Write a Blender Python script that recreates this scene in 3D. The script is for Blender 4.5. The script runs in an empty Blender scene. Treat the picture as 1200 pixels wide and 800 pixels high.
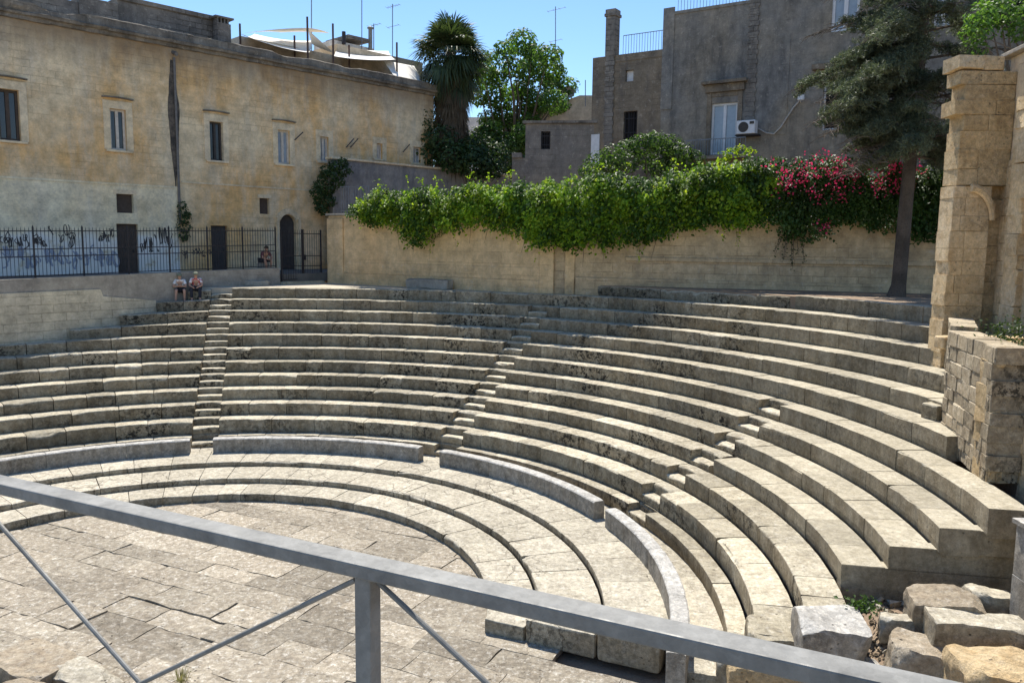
import bpy, math, random
import numpy as np
from mathutils import Matrix, Vector, noise
random.seed(7); RNG = np.random.default_rng(7)
R = math.radians
SC = bpy.context.scene
COL = SC.collection

# ------------------------------------------------------------------ camera
F, PITCH, ROLL, HC = 940.64, R(6.9027), R(0.7464), 7.5
def ray(u, v):
    x = (u-600)/F; y = -(v-400)/F
    c, s = math.cos(ROLL), math.sin(ROLL)
    x, y = c*x-s*y, s*x+c*y
    return np.array([x, math.cos(PITCH)+y*math.sin(PITCH), -math.sin(PITCH)+y*math.cos(PITCH)])
def at(u, v, Y=None, z=None):
    r = ray(u, v); k = Y/r[1] if Y is not None else (z-HC)/r[2]
    q = r*k; q[2] += HC; return q
def onplane(u, v, P, d):
    """vertical plane through P along horizontal unit d -> (s, z)"""
    r = ray(u, v); n = np.array([d[1], -d[0]])
    k = (P[0]*n[0]+P[1]*n[1])/(r[0]*n[0]+r[1]*n[1])
    q = r*k
    return (q[0]-P[0])*d[0]+(q[1]-P[1])*d[1], q[2]+HC
cam = bpy.data.cameras.new('camera'); co = bpy.data.objects.new('camera', cam); COL.objects.link(co)
right0 = Vector((1, 0, 0)); up0 = Vector((0, math.sin(PITCH), math.cos(PITCH))); fw = Vector((0, math.cos(PITCH), -math.sin(PITCH)))
cr = math.cos(ROLL)*right0+math.sin(ROLL)*up0; cu = -math.sin(ROLL)*right0+math.cos(ROLL)*up0
mw = Matrix.Identity(4)
for i in range(3): mw[i][0], mw[i][1], mw[i][2] = cr[i], cu[i], -fw[i]
mw[2][3] = HC
co.matrix_world = mw
cam.sensor_width = 36; cam.lens = F/1200*36; cam.clip_start = .05; cam.clip_end = 3000
SC.camera = co

# ------------------------------------------------------------------ light
SUN_W = np.array([-.103, .515]); EL = math.atan(1/np.hypot(*SUN_W))
hx, hy = SUN_W/np.hypot(*SUN_W)
w = bpy.data.worlds.new('World'); SC.world = w; w.use_nodes = True
nt = w.node_tree; bg = nt.nodes['Background']; sky = nt.nodes.new('ShaderNodeTexSky')
sky.sky_type = 'NISHITA'; sky.sun_disc = False; sky.sun_elevation = EL
sky.sun_rotation = math.atan2(hx, hy); sky.air_density = 1.0; sky.dust_density = .3; sky.ozone_density = 2.2; sky.altitude = 1200
hs = nt.nodes.new('ShaderNodeHueSaturation'); hs.inputs['Saturation'].default_value = 1.12
nt.links.new(sky.outputs[0], hs.inputs['Color']); nt.links.new(hs.outputs[0], bg.inputs[0]); bg.inputs[1].default_value = .138
sl = bpy.data.lights.new('sun', 'SUN'); sl.energy = 5.0; sl.angle = R(.53); sl.color = (1, .94, .85)
so = bpy.data.objects.new('sun', sl); COL.objects.link(so)
sd = Vector((hx*math.cos(EL), hy*math.cos(EL), math.sin(EL)))
so.rotation_euler = sd.to_track_quat('Z', 'Y').to_euler(); so.location = (0, 30, 60)
SC.view_settings.view_transform = 'Standard'; SC.view_settings.look = 'None'; SC.view_settings.exposure = .56; SC.view_settings.gamma = 1
SC.render.engine = 'CYCLES'; SC.cycles.max_bounces = 8; SC.cycles.diffuse_bounces = 5; SC.cycles.transmission_bounces = 4
SC.cycles.use_denoising = True

# ------------------------------------------------------------------ materials
def link(nt, a, b): nt.links.new(a, b)
class NB:
    def __init__(s, name):
        s.m = bpy.data.materials.new(name); s.m.use_nodes = True; s.t = s.m.node_tree
        s.b = s.t.nodes['Principled BSDF']; s.o = s.t.nodes['Material Output']
        s.b.inputs['Roughness'].default_value = .9; s.b.inputs['Specular IOR Level'].default_value = .25
        s._g = None
    def inp(s, sock, v):
        if isinstance(v, bpy.types.NodeSocket): s.t.links.new(v, sock)
        elif isinstance(v, tuple) and sock.type == 'RGBA': sock.default_value = (*v[:3], 1)
        else: sock.default_value = v
    def geo(s):
        if not s._g: s._g = s.t.nodes.new('ShaderNodeNewGeometry')
        return s._g
    def pos(s): return s.geo().outputs['Position']
    def island(s): return s.geo().outputs['Random Per Island']
    def nz(s):
        x = s.t.nodes.new('ShaderNodeSeparateXYZ'); s.t.links.new(s.geo().outputs['True Normal'], x.inputs[0]); return x.outputs[2]
    def obj(s): return s.t.nodes.new('ShaderNodeTexCoord').outputs['Object']
    def sep(s, v):
        x = s.t.nodes.new('ShaderNodeSeparateXYZ'); s.t.links.new(v, x.inputs[0]); return x.outputs
    def comb(s, a, b, c):
        x = s.t.nodes.new('ShaderNodeCombineXYZ')
        for i, q in enumerate((a, b, c)): s.inp(x.inputs[i], q)
        return x.outputs[0]
    def vmul(s, v, k):
        x = s.t.nodes.new('ShaderNodeVectorMath'); x.operation = 'MULTIPLY'; s.inp(x.inputs[0], v); x.inputs[1].default_value = k; return x.outputs[0]
    def vadd(s, a, b):
        x = s.t.nodes.new('ShaderNodeVectorMath'); x.operation = 'ADD'; s.inp(x.inputs[0], a); s.inp(x.inputs[1], b); return x.outputs[0]
    def noise(s, v, scale, detail=5, rough=.55, dist=0, col=False):
        x = s.t.nodes.new('ShaderNodeTexNoise'); s.inp(x.inputs['Vector'], v); x.inputs['Scale'].default_value = scale
        x.inputs['Detail'].default_value = detail; x.inputs['Roughness'].default_value = rough; x.inputs['Distortion'].default_value = dist
        return x.outputs['Color' if col else 0]
    def vor(s, v, scale, feature='F1', out='Distance'):
        x = s.t.nodes.new('ShaderNodeTexVoronoi'); x.feature = feature; s.inp(x.inputs['Vector'], v); x.inputs['Scale'].default_value = scale
        return x.outputs[out]
    def brick(s, v, w, h, mortar=.012, sm=.2, off=.5):
        x = s.t.nodes.new('ShaderNodeTexBrick'); s.inp(x.inputs['Vector'], v)
        x.inputs['Scale'].default_value = 1; x.inputs['Brick Width'].default_value = w; x.inputs['Row Height'].default_value = h
        x.inputs['Mortar Size'].default_value = mortar; x.inputs['Mortar Smooth'].default_value = sm; x.offset = off
        x.inputs['Color1'].default_value = (0, 0, 0, 1); x.inputs['Color2'].default_value = (1, 1, 1, 1); x.inputs['Mortar'].default_value = (.5, .5, .5, 1)
        return x.outputs['Color'], x.outputs['Fac']
    def mr(s, v, a, b, c=0., d=1.):
        x = s.t.nodes.new('ShaderNodeMapRange'); s.inp(x.inputs[0], v)
        for i, q in zip((1, 2, 3, 4), (a, b, c, d)): s.inp(x.inputs[i], q)
        return x.outputs[0]
    def mix(s, f, a, b, mode='MIX'):
        x = s.t.nodes.new('ShaderNodeMix'); x.data_type = 'RGBA'; x.blend_type = mode
        s.inp(x.inputs[0], f); s.inp(x.inputs[6], a); s.inp(x.inputs[7], b); return x.outputs[2]
    def math(s, op, a, b=0.):
        x = s.t.nodes.new('ShaderNodeMath'); x.operation = op; s.inp(x.inputs[0], a); s.inp(x.inputs[1], b); return x.outputs[0]
    def bump(s, h, dist=.02, strength=.8):
        x = s.t.nodes.new('ShaderNodeBump'); s.inp(x.inputs['Height'], h); x.inputs['Distance'].default_value = dist; x.inputs['Strength'].default_value = strength
        s.t.links.new(x.outputs[0], s.b.inputs['Normal'])
    def col(s, c): s.inp(s.b.inputs['Base Color'], c); return s
    def grey(s, v): return s.comb(v, v, v)

def seat_mat(name, dark, mid, light, lichen=.5, pale=.3, bumpd=.02, isl=.25, grime_shade=.8, pits=.8, mott=1., cracks=0):
    n = NB(name); p = n.pos()
    f1 = n.noise(p, .45, 4); f2 = n.noise(p, 3.1, 6, .65); f3 = n.noise(p, 34, 4, .75); f4 = n.noise(p, 9.5, 8, .8)
    c = n.mix(n.mr(f1, .35, .65), mid, light)
    c = n.mix(n.mr(f2, .44, .66, 0, .8), c, dark)
    c = n.mix(n.mr(n.noise(p, 7.5, 10, .86), .52, .60, 0, pale), c, (.76, .72, .63))
    c = n.mix(1., c, n.grey(n.mr(f4, .38, .62, 1-.34*mott, 1+.18*mott)), 'MULTIPLY')
    c = n.mix(n.mr(f3, .55, .70, 0, .5), c, (.17, .14, .10))
    k = n.mr(n.island(), 0, 1, 1-isl, 1+isl*.45)
    c = n.mix(1., c, n.grey(k), 'MULTIPLY')
    pd = n.vor(n.vadd(p, n.vmul(n.noise(p, 6, 2, .5, col=True), (.1, .1, .1))), 7.5); pm = n.mr(n.noise(p, 1.6, 3), .48, .58)
    pit = n.math('MULTIPLY', n.mr(pd, .10, .17, 1, 0), pm)
    c = n.mix(n.math('MULTIPLY', pit, pits), c, (.06, .05, .038))
    crk = 0.
    if cracks:
        wp = n.vadd(p, n.vmul(n.noise(p, 3.5, 4, .6, col=True), (.28, .28, .05)))
        crk = n.math('MULTIPLY', n.mr(n.vor(n.vmul(wp, (1, 1, .15)), 1.45, 'DISTANCE_TO_EDGE'), .004, .022, 1, 0), n.mr(n.noise(p, .55, 3), .5, .6))
        crk = n.math('MULTIPLY', crk, cracks); c = n.mix(crk, c, (.10, .08, .055))
    if grime_shade > 0:
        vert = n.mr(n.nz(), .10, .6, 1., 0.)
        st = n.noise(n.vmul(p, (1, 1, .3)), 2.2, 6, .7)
        c = n.mix(n.math('MULTIPLY', vert, n.mr(st, .3, .62, grime_shade*.45, grime_shade)), c, n.mix(1., c, (.40, .335, .25), 'MULTIPLY'))  # dirt on upright faces, deepened to paint in the riser shade
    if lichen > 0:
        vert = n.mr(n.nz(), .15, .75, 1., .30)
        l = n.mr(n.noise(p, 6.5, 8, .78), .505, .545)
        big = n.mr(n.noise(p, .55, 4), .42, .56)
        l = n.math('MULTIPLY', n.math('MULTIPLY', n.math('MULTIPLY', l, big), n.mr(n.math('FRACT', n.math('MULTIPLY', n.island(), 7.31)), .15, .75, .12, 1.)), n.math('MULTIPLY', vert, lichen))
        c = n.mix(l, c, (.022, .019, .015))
    n.col(c)
    h = n.math('ADD', n.math('ADD', n.math('MULTIPLY', f2, .5), n.math('MULTIPLY', f4, .6)), n.math('MULTIPLY', f3, .22))
    n.bump(n.math('SUBTRACT', n.math('SUBTRACT', h, n.math('MULTIPLY', pit, .35)), n.math('MULTIPLY', crk, .6)), bumpd*1.6, 1.)
    return n.m
M = {}
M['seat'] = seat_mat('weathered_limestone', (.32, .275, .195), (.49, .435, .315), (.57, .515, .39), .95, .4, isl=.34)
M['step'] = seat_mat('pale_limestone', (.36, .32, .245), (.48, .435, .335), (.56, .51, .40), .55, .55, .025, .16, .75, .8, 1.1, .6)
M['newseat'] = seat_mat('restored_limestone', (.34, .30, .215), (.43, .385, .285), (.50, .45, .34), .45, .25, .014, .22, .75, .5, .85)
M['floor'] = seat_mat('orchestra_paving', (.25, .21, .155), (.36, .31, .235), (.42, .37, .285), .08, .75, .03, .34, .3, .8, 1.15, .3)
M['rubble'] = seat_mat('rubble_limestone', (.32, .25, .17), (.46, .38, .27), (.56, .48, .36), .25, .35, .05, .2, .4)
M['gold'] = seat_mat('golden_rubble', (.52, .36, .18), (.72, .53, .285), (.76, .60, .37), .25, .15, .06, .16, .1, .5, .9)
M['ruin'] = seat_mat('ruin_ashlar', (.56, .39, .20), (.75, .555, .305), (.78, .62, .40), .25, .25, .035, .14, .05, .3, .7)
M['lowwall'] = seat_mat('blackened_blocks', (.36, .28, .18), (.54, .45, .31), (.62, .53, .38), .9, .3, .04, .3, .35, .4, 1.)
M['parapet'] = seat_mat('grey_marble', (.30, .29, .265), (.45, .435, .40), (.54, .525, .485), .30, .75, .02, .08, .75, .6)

def earth_mat(name, a, b, c3):
    n = NB(name); p = n.pos(); f = n.noise(p, 1.3, 6, .65); g = n.noise(p, 22, 4, .7)
    c = n.mix(n.mr(f, .38, .62), a, b); c = n.mix(n.mr(g, .5, .7, 0, .7), c, c3)
    n.col(c); n.bump(n.math('ADD', f, n.math('MULTIPLY', g, .5)), .05); return n.m
M['earth'] = earth_mat('dry_earth', (.26, .19, .13), (.34, .26, .18), (.16, .11, .08))
M['terrace'] = earth_mat('pale_dust', (.46, .41, .32), (.54, .48, .38), (.33, .28, .2))
M['asphalt'] = earth_mat('lane_paving', (.12, .115, .105), (.17, .16, .145), (.08, .08, .075))

def plaster(name, base, warm, stain, block=(.6, .3), blockamt=.5, darktop=None, white=None):
    """old masonry: object coords x along wall, z up"""
    n = NB(name); o = n.obj(); x, y, z = n.sep(o)
    p2 = n.comb(n.math('ADD', x, y), z, 0)
    wob = n.vadd(p2, n.vmul(n.noise(o, 2.5, 4, .6, col=True), (.10, .07, 0)))
    bc, bf = n.brick(wob, block[0], block[1], .012, .3)
    f1 = n.noise(o, .22, 4); f2 = n.noise(o, 1.2, 6, .6); f3 = n.noise(o, 14, 5, .65)
    c = n.mix(n.mr(f1, .42, .58), base, warm)
    c = n.mix(n.mr(n.noise(n.vmul(o, (1, 1, .25)), .9, 6, .7), .48, .70, 0, .85), c, stain)
    bcs = n.mr(n.sep(bc)[0], 0, 1, .80, 1.12)
    show = n.mr(n.noise(o, .55, 6, .7), .44, .56, .06, 1.)
    c = n.mix(n.math('MULTIPLY', show, blockamt), c, n.mix(1., c, n.grey(bcs), 'MULTIPLY'))
    joint = n.math('MULTIPLY', n.math('MULTIPLY', bf, show), blockamt*.9)
    c = n.mix(joint, c, n.mix(1., c, (.40, .36, .32), 'MULTIPLY'))
    c = n.mix(n.mr(f3, .52, .75, 0, .35), c, n.mix(1., c, (.5, .46, .42), 'MULTIPLY'))
    c = n.mix(n.mr(n.noise(o, 4.5, 7, .75), .56, .68, 0, .4), c, (.64, .58, .48))
    c = n.mix(1., c, n.grey(n.mr(n.noise(o, 1.6, 9, .78), .36, .64, .66, 1.18)), 'MULTIPLY')
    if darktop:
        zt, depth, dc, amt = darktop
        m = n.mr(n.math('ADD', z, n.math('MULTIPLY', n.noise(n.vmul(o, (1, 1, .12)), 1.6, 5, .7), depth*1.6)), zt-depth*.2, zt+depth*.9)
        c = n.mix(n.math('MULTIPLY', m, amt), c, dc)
    if white:
        z0, z1, wc = white
        m = n.math('MULTIPLY', n.mr(n.math('ADD', z, n.math('MULTIPLY', n.noise(o, .5, 5, .65), 1.6)), z1+1.0, z1+.7), n.mr(n.noise(o, .8, 6, .7), .36, .46))
        c = n.mix(m, c, wc)
    n.col(c)
    h = n.math('SUBTRACT', n.math('ADD', n.math('MULTIPLY', f2, .5), n.math('MULTIPLY', f3, .35)), n.math('MULTIPLY', joint, 1.1))
    n.bump(h, .03, .9)
    return n.m
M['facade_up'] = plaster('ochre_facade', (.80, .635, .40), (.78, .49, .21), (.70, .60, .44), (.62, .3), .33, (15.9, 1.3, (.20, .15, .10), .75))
M['facade_low'] = plaster('cream_lower_plaster', (.85, .75, .52), (.82, .66, .40), (.76, .68, .52), (.6, .3), .15, None, (6, 7.6, (.84, .81, .73)))
M['cornice'] = plaster('grey_weathered_cornice', (.34, .29, .22), (.28, .24, .19), (.10, .09, .08), (.7, .25), .7)
M['crust'] = plaster('dark_crusted_cornice', (.27, .235, .185), (.23, .20, .16), (.07, .063, .055), (.7, .33), .5)
M['roofwall'] = plaster('dark_grey_roof_stone', (.21, .19, .165), (.26, .23, .19), (.08, .075, .07), (.6, .25), .9)
M['trim'] = plaster('window_surround_stone', (.80, .66, .44), (.76, .60, .38), (.68, .56, .40), (3, 3), .0)
M['vinewall'] = plaster('tan_boundary_plaster', (.70, .51, .285), (.70, .48, .25), (.56, .42, .25), (.95, .48), .28)
M['vinewall_b'] = plaster('brown_boundary_ashlar', (.56, .43, .265), (.57, .42, .245), (.37, .285, .185), (.8, .36), .5)
M['retain'] = plaster('pale_retaining_wall', (.60, .53, .39), (.62, .545, .39), (.48, .42, .31), (.85, .32), .5)
M['cement'] = plaster('grey_cement', (.36, .325, .27), (.40, .36, .29), (.27, .24, .2), (3, 1.2), .2)
M['gardenwall'] = plaster('bluish_grey_garden_wall', (.23, .22, .22), (.30, .28, .25), (.12, .125, .145), (2, 1), .1)
M['greyb'] = plaster('sooty_grey_plaster', (.235, .225, .205), (.30, .26, .20), (.07, .07, .072), (.7, .32), .14)
M['greyb_warm'] = plaster('brown_grey_plaster', (.25, .20, .14), (.22, .18, .13), (.12, .11, .10), (.6, .3), .3)
M['annex'] = plaster('annex_grey_plaster', (.22, .20, .175), (.26, .225, .18), (.14, .13, .125), (.7, .32), .3)
M['beige'] = plaster('beige_roof_plaster', (.60, .49, .34), (.62, .52, .38), (.5, .42, .3), (2, 2), .1)
M['whitewall'] = plaster('white_roof_plaster', (.66, .63, .57), (.70, .67, .62), (.55, .52, .47), (2, 2), .05)
M['sloped'] = plaster('ruin_upper_plaster', (.72, .585, .39), (.74, .61, .42), (.56, .45, .31), (1.2, .4), .55)

def plain(name, c, rough=.6, metal=0., var=.25, sc=6, spec=.4):
    n = NB(name); f = n.noise(n.obj(), sc, 5, .65)
    k = n.mr(f, .3, .7, 1-var, 1+var)
    n.col(n.mix(1., c, n.grey(k), 'MULTIPLY')); n.b.inputs['Roughness'].default_value = rough; n.b.inputs['Metallic'].default_value = metal
    n.b.inputs['Specular IOR Level'].default_value = spec
    n.bump(f, .004, .4); return n.m
M['iron'] = plain('dark_iron', (.035, .032, .035), .6, .3)
M['rust'] = plain('rusty_pole', (.10, .06, .045), .8)
M['wood'] = plain('brown_door_wood', (.075, .055, .042), .75)
M['darkwood'] = plain('dark_shutter', (.05, .045, .042), .7)
M['frame'] = plain('pale_window_frame', (.56, .51, .44), .6)
M['whitepaint'] = plain('white_paint', (.66, .67, .68), .5, 0, .1)
M['glass'] = plain('dark_window_glass', (.03, .033, .036), .12, 0, .2, 2, .6)
M['curtain'] = plain('curtained_glass', (.30, .36, .42), .2, 0, .12, 3, .6)
M['void'] = plain('dark_opening', (.012, .011, .011), .9)
M['black'] = plain('black_paint', (.06, .055, .05), .8)
M['blue'] = plain('blue_paint', (.33, .36, .42), .8)
M['plaster_white'] = plain('white_cloth', (.80, .76, .68), .9, 0, .06)
M['cable'] = plain('pale_cable', (.42, .40, .36), .6)
M['pipe'] = plain('lead_pipe', (.16, .15, .14), .6, .2)
M['ant'] = plain('aluminium_mast', (.20, .21, .23), .5, .5)
M['bark'] = earth_mat('grey_bark', (.10, .08, .062), (.17, .14, .11), (.05, .04, .032))
M['darkbark'] = earth_mat('dark_cedar_bark', (.07, .056, .043), (.125, .10, .078), (.03, .024, .02))
M['skirt'] = earth_mat('dry_palm_skirt', (.085, .068, .045), (.13, .10, .065), (.045, .035, .024))
# galvanised steel
n = NB('galvanised_steel'); o = n.obj()
v = n.vor(o, 55, 'F1', 'Color'); k = n.mr(n.sep(v)[0], 0, 1, .9, 1.05)
c = n.mix(n.mr(n.noise(o, 9, 6, .7), .4, .7), (.27, .266, .245), (.17, .168, .155))
n.col(n.mix(1., c, n.grey(k), 'MULTIPLY')); n.b.inputs['Metallic'].default_value = .25
n.inp(n.b.inputs['Roughness'], n.mr(n.noise(o, 30, 4), .3, .7, .5, .75)); n.bump(n.noise(o, 160, 3), .0008, .5); M['steel'] = n.m

def leaf_mat(name, cols, trans, tcol, rough=.5, spec=.35):
    n = NB(name); i = n.island()
    x = n.t.nodes.new('ShaderNodeValToRGB'); n.t.links.new(i, x.inputs[0]); e = x.color_ramp.elements
    e[0].color = (*cols[0], 1); e[1].color = (*cols[-1], 1)
    for k, cc in enumerate(cols[1:-1]):
        q = e.new((k+1)/(len(cols)-1)); q.color = (*cc, 1)
    c = n.mix(1., x.outputs[0], n.grey(n.mr(n.noise(n.pos(), .9, 3), .3, .7, .72, 1.28)), 'MULTIPLY')
    n.col(c); n.b.inputs['Roughness'].default_value = rough; n.b.inputs['Specular IOR Level'].default_value = spec
    t = n.t.nodes.new('ShaderNodeBsdfTranslucent'); n.inp(t.inputs[0], n.mix(1., c, tcol, 'MULTIPLY'))
    ms = n.t.nodes.new('ShaderNodeMixShader'); ms.inputs[0].default_value = trans
    n.t.links.new(n.b.outputs[0], ms.inputs[1]); n.t.links.new(t.outputs[0], ms.inputs[2]); n.t.links.new(ms.outputs[0], n.o.inputs[0]); return n.m
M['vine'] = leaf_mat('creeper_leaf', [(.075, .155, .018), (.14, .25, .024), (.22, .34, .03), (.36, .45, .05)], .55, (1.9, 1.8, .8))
M['vineshade'] = leaf_mat('shade_tinted_creeper_leaf', [(.04, .085, .015), (.06, .12, .02), (.09, .16, .024)], .42, (1.8, 1.8, .8))  # darker leaf copy, shade inside the creeper put into the colour
M['ivy'] = leaf_mat('ivy_leaf', [(.02, .045, .014), (.04, .075, .02), (.055, .09, .025)], .3, (1.5, 1.6, .8))
M['boug'] = leaf_mat('bougainvillea_leaf', [(.025, .06, .015), (.045, .09, .02), (.07, .12, .025)], .4, (1.8, 1.8, .8))
M['bract'] = leaf_mat('magenta_bract', [(.48, .018, .09), (.64, .045, .16), (.56, .03, .11)], .35, (1.3, 1.2, 1.2))
M['cedar'] = leaf_mat('cedar_needle', [(.06, .075, .042), (.095, .115, .062), (.165, .185, .115)], .28, (1.3, 1.4, 1))
M['tree'] = leaf_mat('broad_leaf', [(.042, .09, .02), (.07, .135, .028), (.115, .19, .04)], .45, (1.7, 1.8, .9))
M['dark'] = leaf_mat('shrub_leaf', [(.03, .065, .018), (.05, .095, .024), (.08, .14, .03)], .38, (1.7, 1.8, .8))
M['palm'] = leaf_mat('palm_leaf', [(.03, .05, .02), (.05, .075, .03), (.085, .11, .045)], .22, (1.5, 1.6, .8))
M['grass'] = leaf_mat('dry_grass', [(.16, .18, .06), (.28, .25, .12), (.35, .30, .17)], .3, (1.3, 1.3, .8))
M['skin'] = plain('skin', (.46, .27, .19), .6, 0, .06)
M['shirt_w'] = plain('white_shirt', (.72, .70, .68), .9, 0, .08)
M['shirt_r'] = plain('red_and_white_shirt', (.62, .36, .33), .9, 0, .5, 18)
n = NB('red_white_shirt'); n.col(n.mix(n.mr(n.noise(n.obj(), 9, 3), .47, .53), (.55, .08, .09), (.74, .70, .68))); M['shirt_r'] = n.m
M['shirt_m'] = plain('maroon_top', (.16, .06, .065), .9, 0, .2)
M['navy'] = plain('dark_trousers', (.025, .026, .035), .9, 0, .2)
M['hat'] = plain('green_cap', (.20, .21, .14), .9, 0, .1)
M['hair'] = plain('dark_hair', (.05, .035, .025), .8, 0, .2)
M['shoe'] = plain('shoe', (.4, .36, .32), .8, 0, .2)

# ------------------------------------------------------------------ objects
MAT = {}
class MB:
    def __init__(s): s.v = []; s.f = []; s.mi = []
    def add(s, vs, fs, mi=0):
        o = len(s.v); s.v.extend([tuple(map(float, q)) for q in vs]); s.f.extend([tuple(o+i for i in f) for f in fs]); s.mi.extend([mi]*len(fs))
    def box(s, x0, x1, y0, y1, z0, z1, mi=0):
        s.add([(x0, y0, z0), (x1, y0, z0), (x1, y1, z0), (x0, y1, z0), (x0, y0, z1), (x1, y0, z1), (x1, y1, z1), (x0, y1, z1)],
              [(0, 3, 2, 1), (4, 5, 6, 7), (0, 1, 5, 4), (1, 2, 6, 5), (2, 3, 7, 6), (3, 0, 4, 7)], mi)
    def tube(s, pts, rad, n=8, mi=0, cap=True):
        pts = [Vector(p) for p in pts]; rr = rad if isinstance(rad, (list, tuple)) else [rad]*len(pts)
        vs = []; prev = None
        for i, p in enumerate(pts):
            t = (pts[min(i+1, len(pts)-1)]-pts[max(i-1, 0)]).normalized()
            if prev is None:
                a = Vector((0, 0, 1)) if abs(t.z) < .9 else Vector((1, 0, 0)); prev = t.cross(a).normalized()
            nrm = (prev-t*prev.dot(t)).normalized(); prev = nrm; bn = t.cross(nrm)
            for k in range(n):
                a = 2*math.pi*k/n; vs.append(p+(nrm*math.cos(a)+bn*math.sin(a))*rr[i])
        fs = []
        for i in range(len(pts)-1):
            for k in range(n):
                a = i*n+k; b = i*n+(k+1) % n; fs.append((a, b, b+n, a+n))
        if cap: fs.append(tuple(range(n-1, -1, -1))); fs.append(tuple((len(pts)-1)*n+k for k in range(n)))
        s.add(vs, fs, mi)
    def bar(s, p, q, w, h, mi=0):
        """rectangular bar between two points, w horizontal thickness, h vertical"""
        p, q = Vector(p), Vector(q); t = (q-p).normalized(); up = Vector((0, 0, 1)) if abs(t.z) < .95 else Vector((0, 1, 0))
        a = t.cross(up).normalized()*w/2; b = a.cross(t).normalized()*h/2
        vs = [p-a-b, p+a-b, p+a+b, p-a+b, q-a-b, q+a-b, q+a+b, q-a+b]
        s.add(vs, [(0, 1, 2, 3), (7, 6, 5, 4), (0, 4, 5, 1), (1, 5, 6, 2), (2, 6, 7, 3), (3, 7, 4, 0)], mi)
    def arr(s, V, Fc, mi=0):
        o = len(s.v); s.v.extend(map(tuple, V.tolist())); s.f.extend(map(tuple, (Fc+o).tolist())); s.mi.extend([mi]*len(Fc))
    def build(s, name, mats, parent=None, loc=None, smooth=False, bevel=0):
        me = bpy.data.meshes.new(name)
        if loc is not None: base = Vector(loc); vs = [(x-base.x, y-base.y, z-base.z) for x, y, z in s.v]
        elif parent is not None and parent.name in MAT and not getattr(s, 'local', False):
            inv = MAT[parent.name].inverted(); A = np.array(inv); V = np.array(s.v); vs = (V@A[:3, :3].T+A[:3, 3]).tolist()
        else: vs = s.v
        me.from_pydata(vs, [], s.f)
        mats = mats if isinstance(mats, list) else [mats]
        for m in mats: me.materials.append(M[m])
        if len(mats) > 1: me.polygons.foreach_set('material_index', s.mi)
        if smooth: me.polygons.foreach_set('use_smooth', [True]*len(s.f)); me.update(); me.set_sharp_from_angle(angle=R(32))
        me.update()
        o = bpy.data.objects.new(name, me); COL.objects.link(o)
        if loc is not None: o.location = loc
        if parent is not None: o.parent = parent
        if bevel:
            b = o.modifiers.new('bevel', 'BEVEL'); b.width = bevel; b.segments = 2; b.limit_method = 'ANGLE'
        return o
def tag(o, label, cat, group=None, kind=None):
    o['label'] = label; o['category'] = cat
    if group: o['group'] = group
    if kind: o['kind'] = kind
    return o
def structure(o): o['kind'] = 'structure'; return o
def thing(name, label, cat, loc=(0, 0, 0), rotz=0, group=None):
    o = bpy.data.objects.new(name, None); COL.objects.link(o); o.location = loc; o.rotation_euler = (0, 0, rotz); o.empty_display_size = .2
    MAT[o.name] = Matrix.Translation(Vector(loc)) @ Matrix.Rotation(rotz, 4, 'Z')
    return tag(o, label, cat, group)
def nv(p, s): return noise.noise_vector(Vector(p)*s)
def ns(p, s): return noise.noise(Vector(p)*s)

# ------------------------------------------------------------------ the cavea
C = np.array([-7.4685, 15.5216])
RR = {1: 11.50, 2: 11.90, 3: 12.63, 4: 13.35, 5: 14.09, 6: 14.83, 7: 15.49, 8: 16.16, 9: 16.86, 10: 17.57, 11: 18.27, 12: 18.97, 13: 20.0}
ZZ = {0: .54, 1: .89, 2: 1.364, 3: 1.778, 4: 2.157, 5: 2.551, 6: 2.947, 7: 3.376, 8: 3.824, 9: 4.233, 10: 4.658, 11: 5.073, 12: 5.510}
SAG = {8: .0035, 9: .006, 10: .009, 11: .0127, 12: .028}
def pol(r, th, z):
    return (C[0]+r*math.cos(th), C[1]+r*math.sin(th), z)
WALLP, WALLD = np.array([-18., 28.2]), np.array([.62, .785])/np.hypot(.62, .785)
def wall_theta(r):
    n = np.array([-WALLD[1], WALLD[0]]); d = float(np.dot(WALLP-C, n))   # distance of the retaining wall from the centre
    if r <= d: return 165.
    return math.degrees(math.atan2(n[1], n[0])-math.acos(d/r))

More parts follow.
